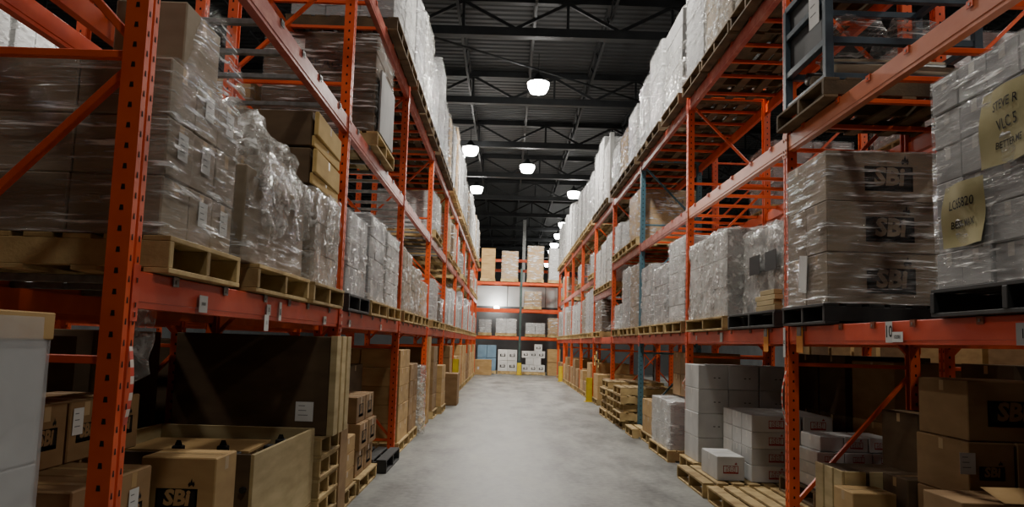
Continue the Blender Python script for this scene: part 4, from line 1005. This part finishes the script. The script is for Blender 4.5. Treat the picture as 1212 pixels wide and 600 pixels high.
# red and white banding hanging on two posts
def banding(x,y,z0,z1,label,bow):
    pts=[(x+bow*.04*math.sin(math.pi*k/14),y-.012*math.sin(math.pi*k/14),z1+(z0-z1)*k/14) for k in range(15)]
    mb=MB(); i=mb.mi(M['stripe'])
    for p in pts: mb.v+= [(p[0],p[1]-.014,p[2]),(p[0],p[1]+.014,p[2])]
    for k in range(14): mb.f.append((2*k,2*k+1,2*k+3,2*k+2)); mb.m.append(i)
    o=put('striped_banding',mb.mesh('striped_banding')); tag(o,label,'banding')
banding(LX+.006,2.99,1.12,1.40,'red and white striped strip hanging down the nearest left post',.5)
banding(LX+.006,6.72,1.44,1.75,'red and white striped strip on the second left post',.3)
banding(RX-.008,6.69,.86,1.30,'red and white striped strip bowing off the first right post',-1)
banding(RX-.008,10.42,.92,1.08,'short striped strip on the second right post',-1)
# ------------------------------------------------------------------ far rack across the end of the aisle
FY=38.4; FZ=[1.62,2.90,4.17]
for k,x in enumerate((-1.56,.64,2.84)):
    c='teal' if k==1 else 'orange'
    frame('F',FY+DEP/2,f"{'grey green' if k==1 else 'orange'} upright frame of the far cross rack, {['left','centre','right'][k]}",c,x,4.95,'x')
for k,(a,b) in enumerate(((-1.5,.58),(.70,2.78))):
    for l in range(3):
        beam((a,FY,0),(b,FY,0),FZ[l],'-y',f"{TN[l]} orange beam of the far cross rack, {['left','right'][k]} half",'beam_red' if False else 'orange',False)
        beam((a,FY+DEP,0),(b,FY+DEP,0),FZ[l],'+y',f"{TN[l]} rear beam of the far cross rack, {['left','right'][k]} half",'orange',False)
def far(x0,x1,l,h,nx,nz,kind,label,film='film_far',z=None,y0=FY-.02,nofilm=False):
    zz=(FZ[l]+BH+.004 if l>=0 else 0)
    pallet(x0-.02,x1+.02,y0-.02,y0+1.12,zz,'pallet under the '+label,'wood')
    wrapped('F',x0,x1,y0,y0+1.08,zz+PH+.002,h,nx,2,nz,kind,label,film,.015,near=False,low=0,group='loads on the far cross rack',nofilm=nofilm)
far(-1.28,-.62,2,1.42,1,4,'tan','tan carton load on top of far rack, left',nofilm=True)
far(-.32,.46,2,1.30,1,4,'tan','tan patched carton load on top of far rack, centre')
far(.90,1.66,2,1.58,1,5,'tan','tan carton load on top of far rack, right')
far(1.92,2.5,2,1.5,1,3,'white','white load on top of far rack beside right rack')
far(.80,1.60,1,.70,2,3,'tan','tan carton load on far rack middle shelf')
far(-.50,.46,0,.66,2,4,'white','white wrapped load on far rack lowest shelf, centre'); far(-1.3,-.72,0,.60,2,3,'grey','grey wrapped load on far rack lowest shelf, left'); far(.9,1.8,0,.5,2,3,'white','white wrapped load on far rack lowest shelf, right')
far(1.95,2.5,0,.75,1,2,'tan','tan load on far rack lowest shelf, extreme right')
# on the floor under it
pallet(-1.35,-.42,FY-.02,FY+1.02,0,'pallet under the light blue cartons of the far rack'); 
for k in range(2):
    for j in range(2): carton(-1.32+j*.44,-1.32+j*.44+.43,FY,FY+.9,zf+k*.6,zf+k*.6+.58,'lightblue',f"light blue carton under the far rack, {['lower','upper'][k]} {['left','right'][j]}")
pallet(-.37,.55,FY-.02,FY+1.02,0,'pallet under the white cartons left of the far centre post')
for k in range(2):
    for j in range(2): carton(-.36+j*.45,-.36+j*.45+.445,FY,FY+.9,zf+k*.5,zf+k*.5+.49,'paper',f"white carton with dark emblem left of far centre post, {['lower','upper'][k]} {['left','right'][j]}",('-y',))
pallet(.74,1.86,FY-.02,FY+1.02,0,'pallet under the white cartons right of the far centre post')
for k,row in enumerate((3,2,3,1)):
    for j in range(row): carton(.76+j*.36+(.18 if row<3 else 0)+(.4 if row==1 else 0),.76+j*.36+.355+(.18 if row<3 else 0)+(.4 if row==1 else 0),FY,FY+.9,zf+k*.32,zf+k*.32+.315,'paper',f"white carton right of far centre post, {TIER[4][k]} tier, {['left','middle','right'][j]} one",('-y',) if k!=1 else ())
for k in range(2): carton(1.96,2.55,FY-.1,FY+.8,k*.62,k*.62+.6,'tan',f"tan carton at far right end of the aisle, {['lower','upper'][k]}")
carton(-1.40,-.62,36.8,37.5,0,.68,'tan','wide tan carton on the floor in front of the far rack, left',(),None,('-y',-.2,.3))
guard(.64,FY-.22,.55,'yellow guard at the foot of the far centre post',.2)
t=thing('wall_lamp','small glowing wall lamp seen between the shelves of the far rack','lamp',(-.55,42.7,3.25))
put('bracket',MB().box(-.04,.04,.0,.27,-.03,.03,M['dark_steel']).mesh('lamp_bracket'),t); put('globe',MB().tube([(0,0,-.10),(0,0,-.07),(0,0,.07),(0,0,.10)],[.08,.14,.14,.08],M['lens'],14).mesh('lamp_globe'),t)
ld=bpy.data.lights.new('wall_lamp_light','POINT'); ld.energy=40; ld.shadow_soft_size=.15; ld.color=(1,.97,.92)
lo=bpy.data.objects.new('wall_lamp_light',ld); lo.location=(-.5,42.35,3.5); col.objects.link(lo)
# second cross rack behind: only its rails show
for k,x in enumerate((-1.9,2.6)): frame('F',41.0,f"orange upright frame of the hindmost cross rack, {['left','right'][k]}",'orange',x,5.9,'x')
for k,z in enumerate((4.95,5.45)): beam((-1.84,40.5,0),(2.54,40.5,0),z,'-y',f"{['lower','upper'][k]} orange rail seen behind the tan loads atop far rack",'orange',False)
for z in(1.6,3.0): beam((-1.84,40.5,0),(2.54,40.5,0),z,'-y',f"{'low' if z<2 else 'middle'} orange rail of the hindmost cross rack",'orange',False)
# ------------------------------------------------------------------ camera
f_,pt,yw,rl=967.33,.109,-.004,.0299
cy,sy,cp,sp=math.cos(yw),math.sin(yw),math.cos(pt),math.sin(pt)
F=Vector((-sy*cp,cy*cp,sp)); R=Vector((cy,sy,0)); U=R.cross(F)
R2=R*math.cos(rl)+U*math.sin(rl); U2=-R*math.sin(rl)+U*math.cos(rl)
cam=bpy.data.cameras.new('camera'); cam.sensor_width=36; cam.sensor_fit='HORIZONTAL'; cam.lens=f_*36/1212; cam.clip_end=200
co=bpy.data.objects.new('camera',cam); col.objects.link(co)
mw=Matrix.Identity(4)
for i in range(3): mw[i][0],mw[i][1],mw[i][2]=R2[i],U2[i],-F[i]
mw.translation=Vector((0,0,1.4534)); co.matrix_world=mw
sc.camera=co
sc.view_settings.view_transform='AgX'; sc.view_settings.exposure=.30
sc.cycles.transparent_max_bounces=24; sc.cycles.max_bounces=8; sc.cycles.diffuse_bounces=2
sc.cycles.use_denoising=True
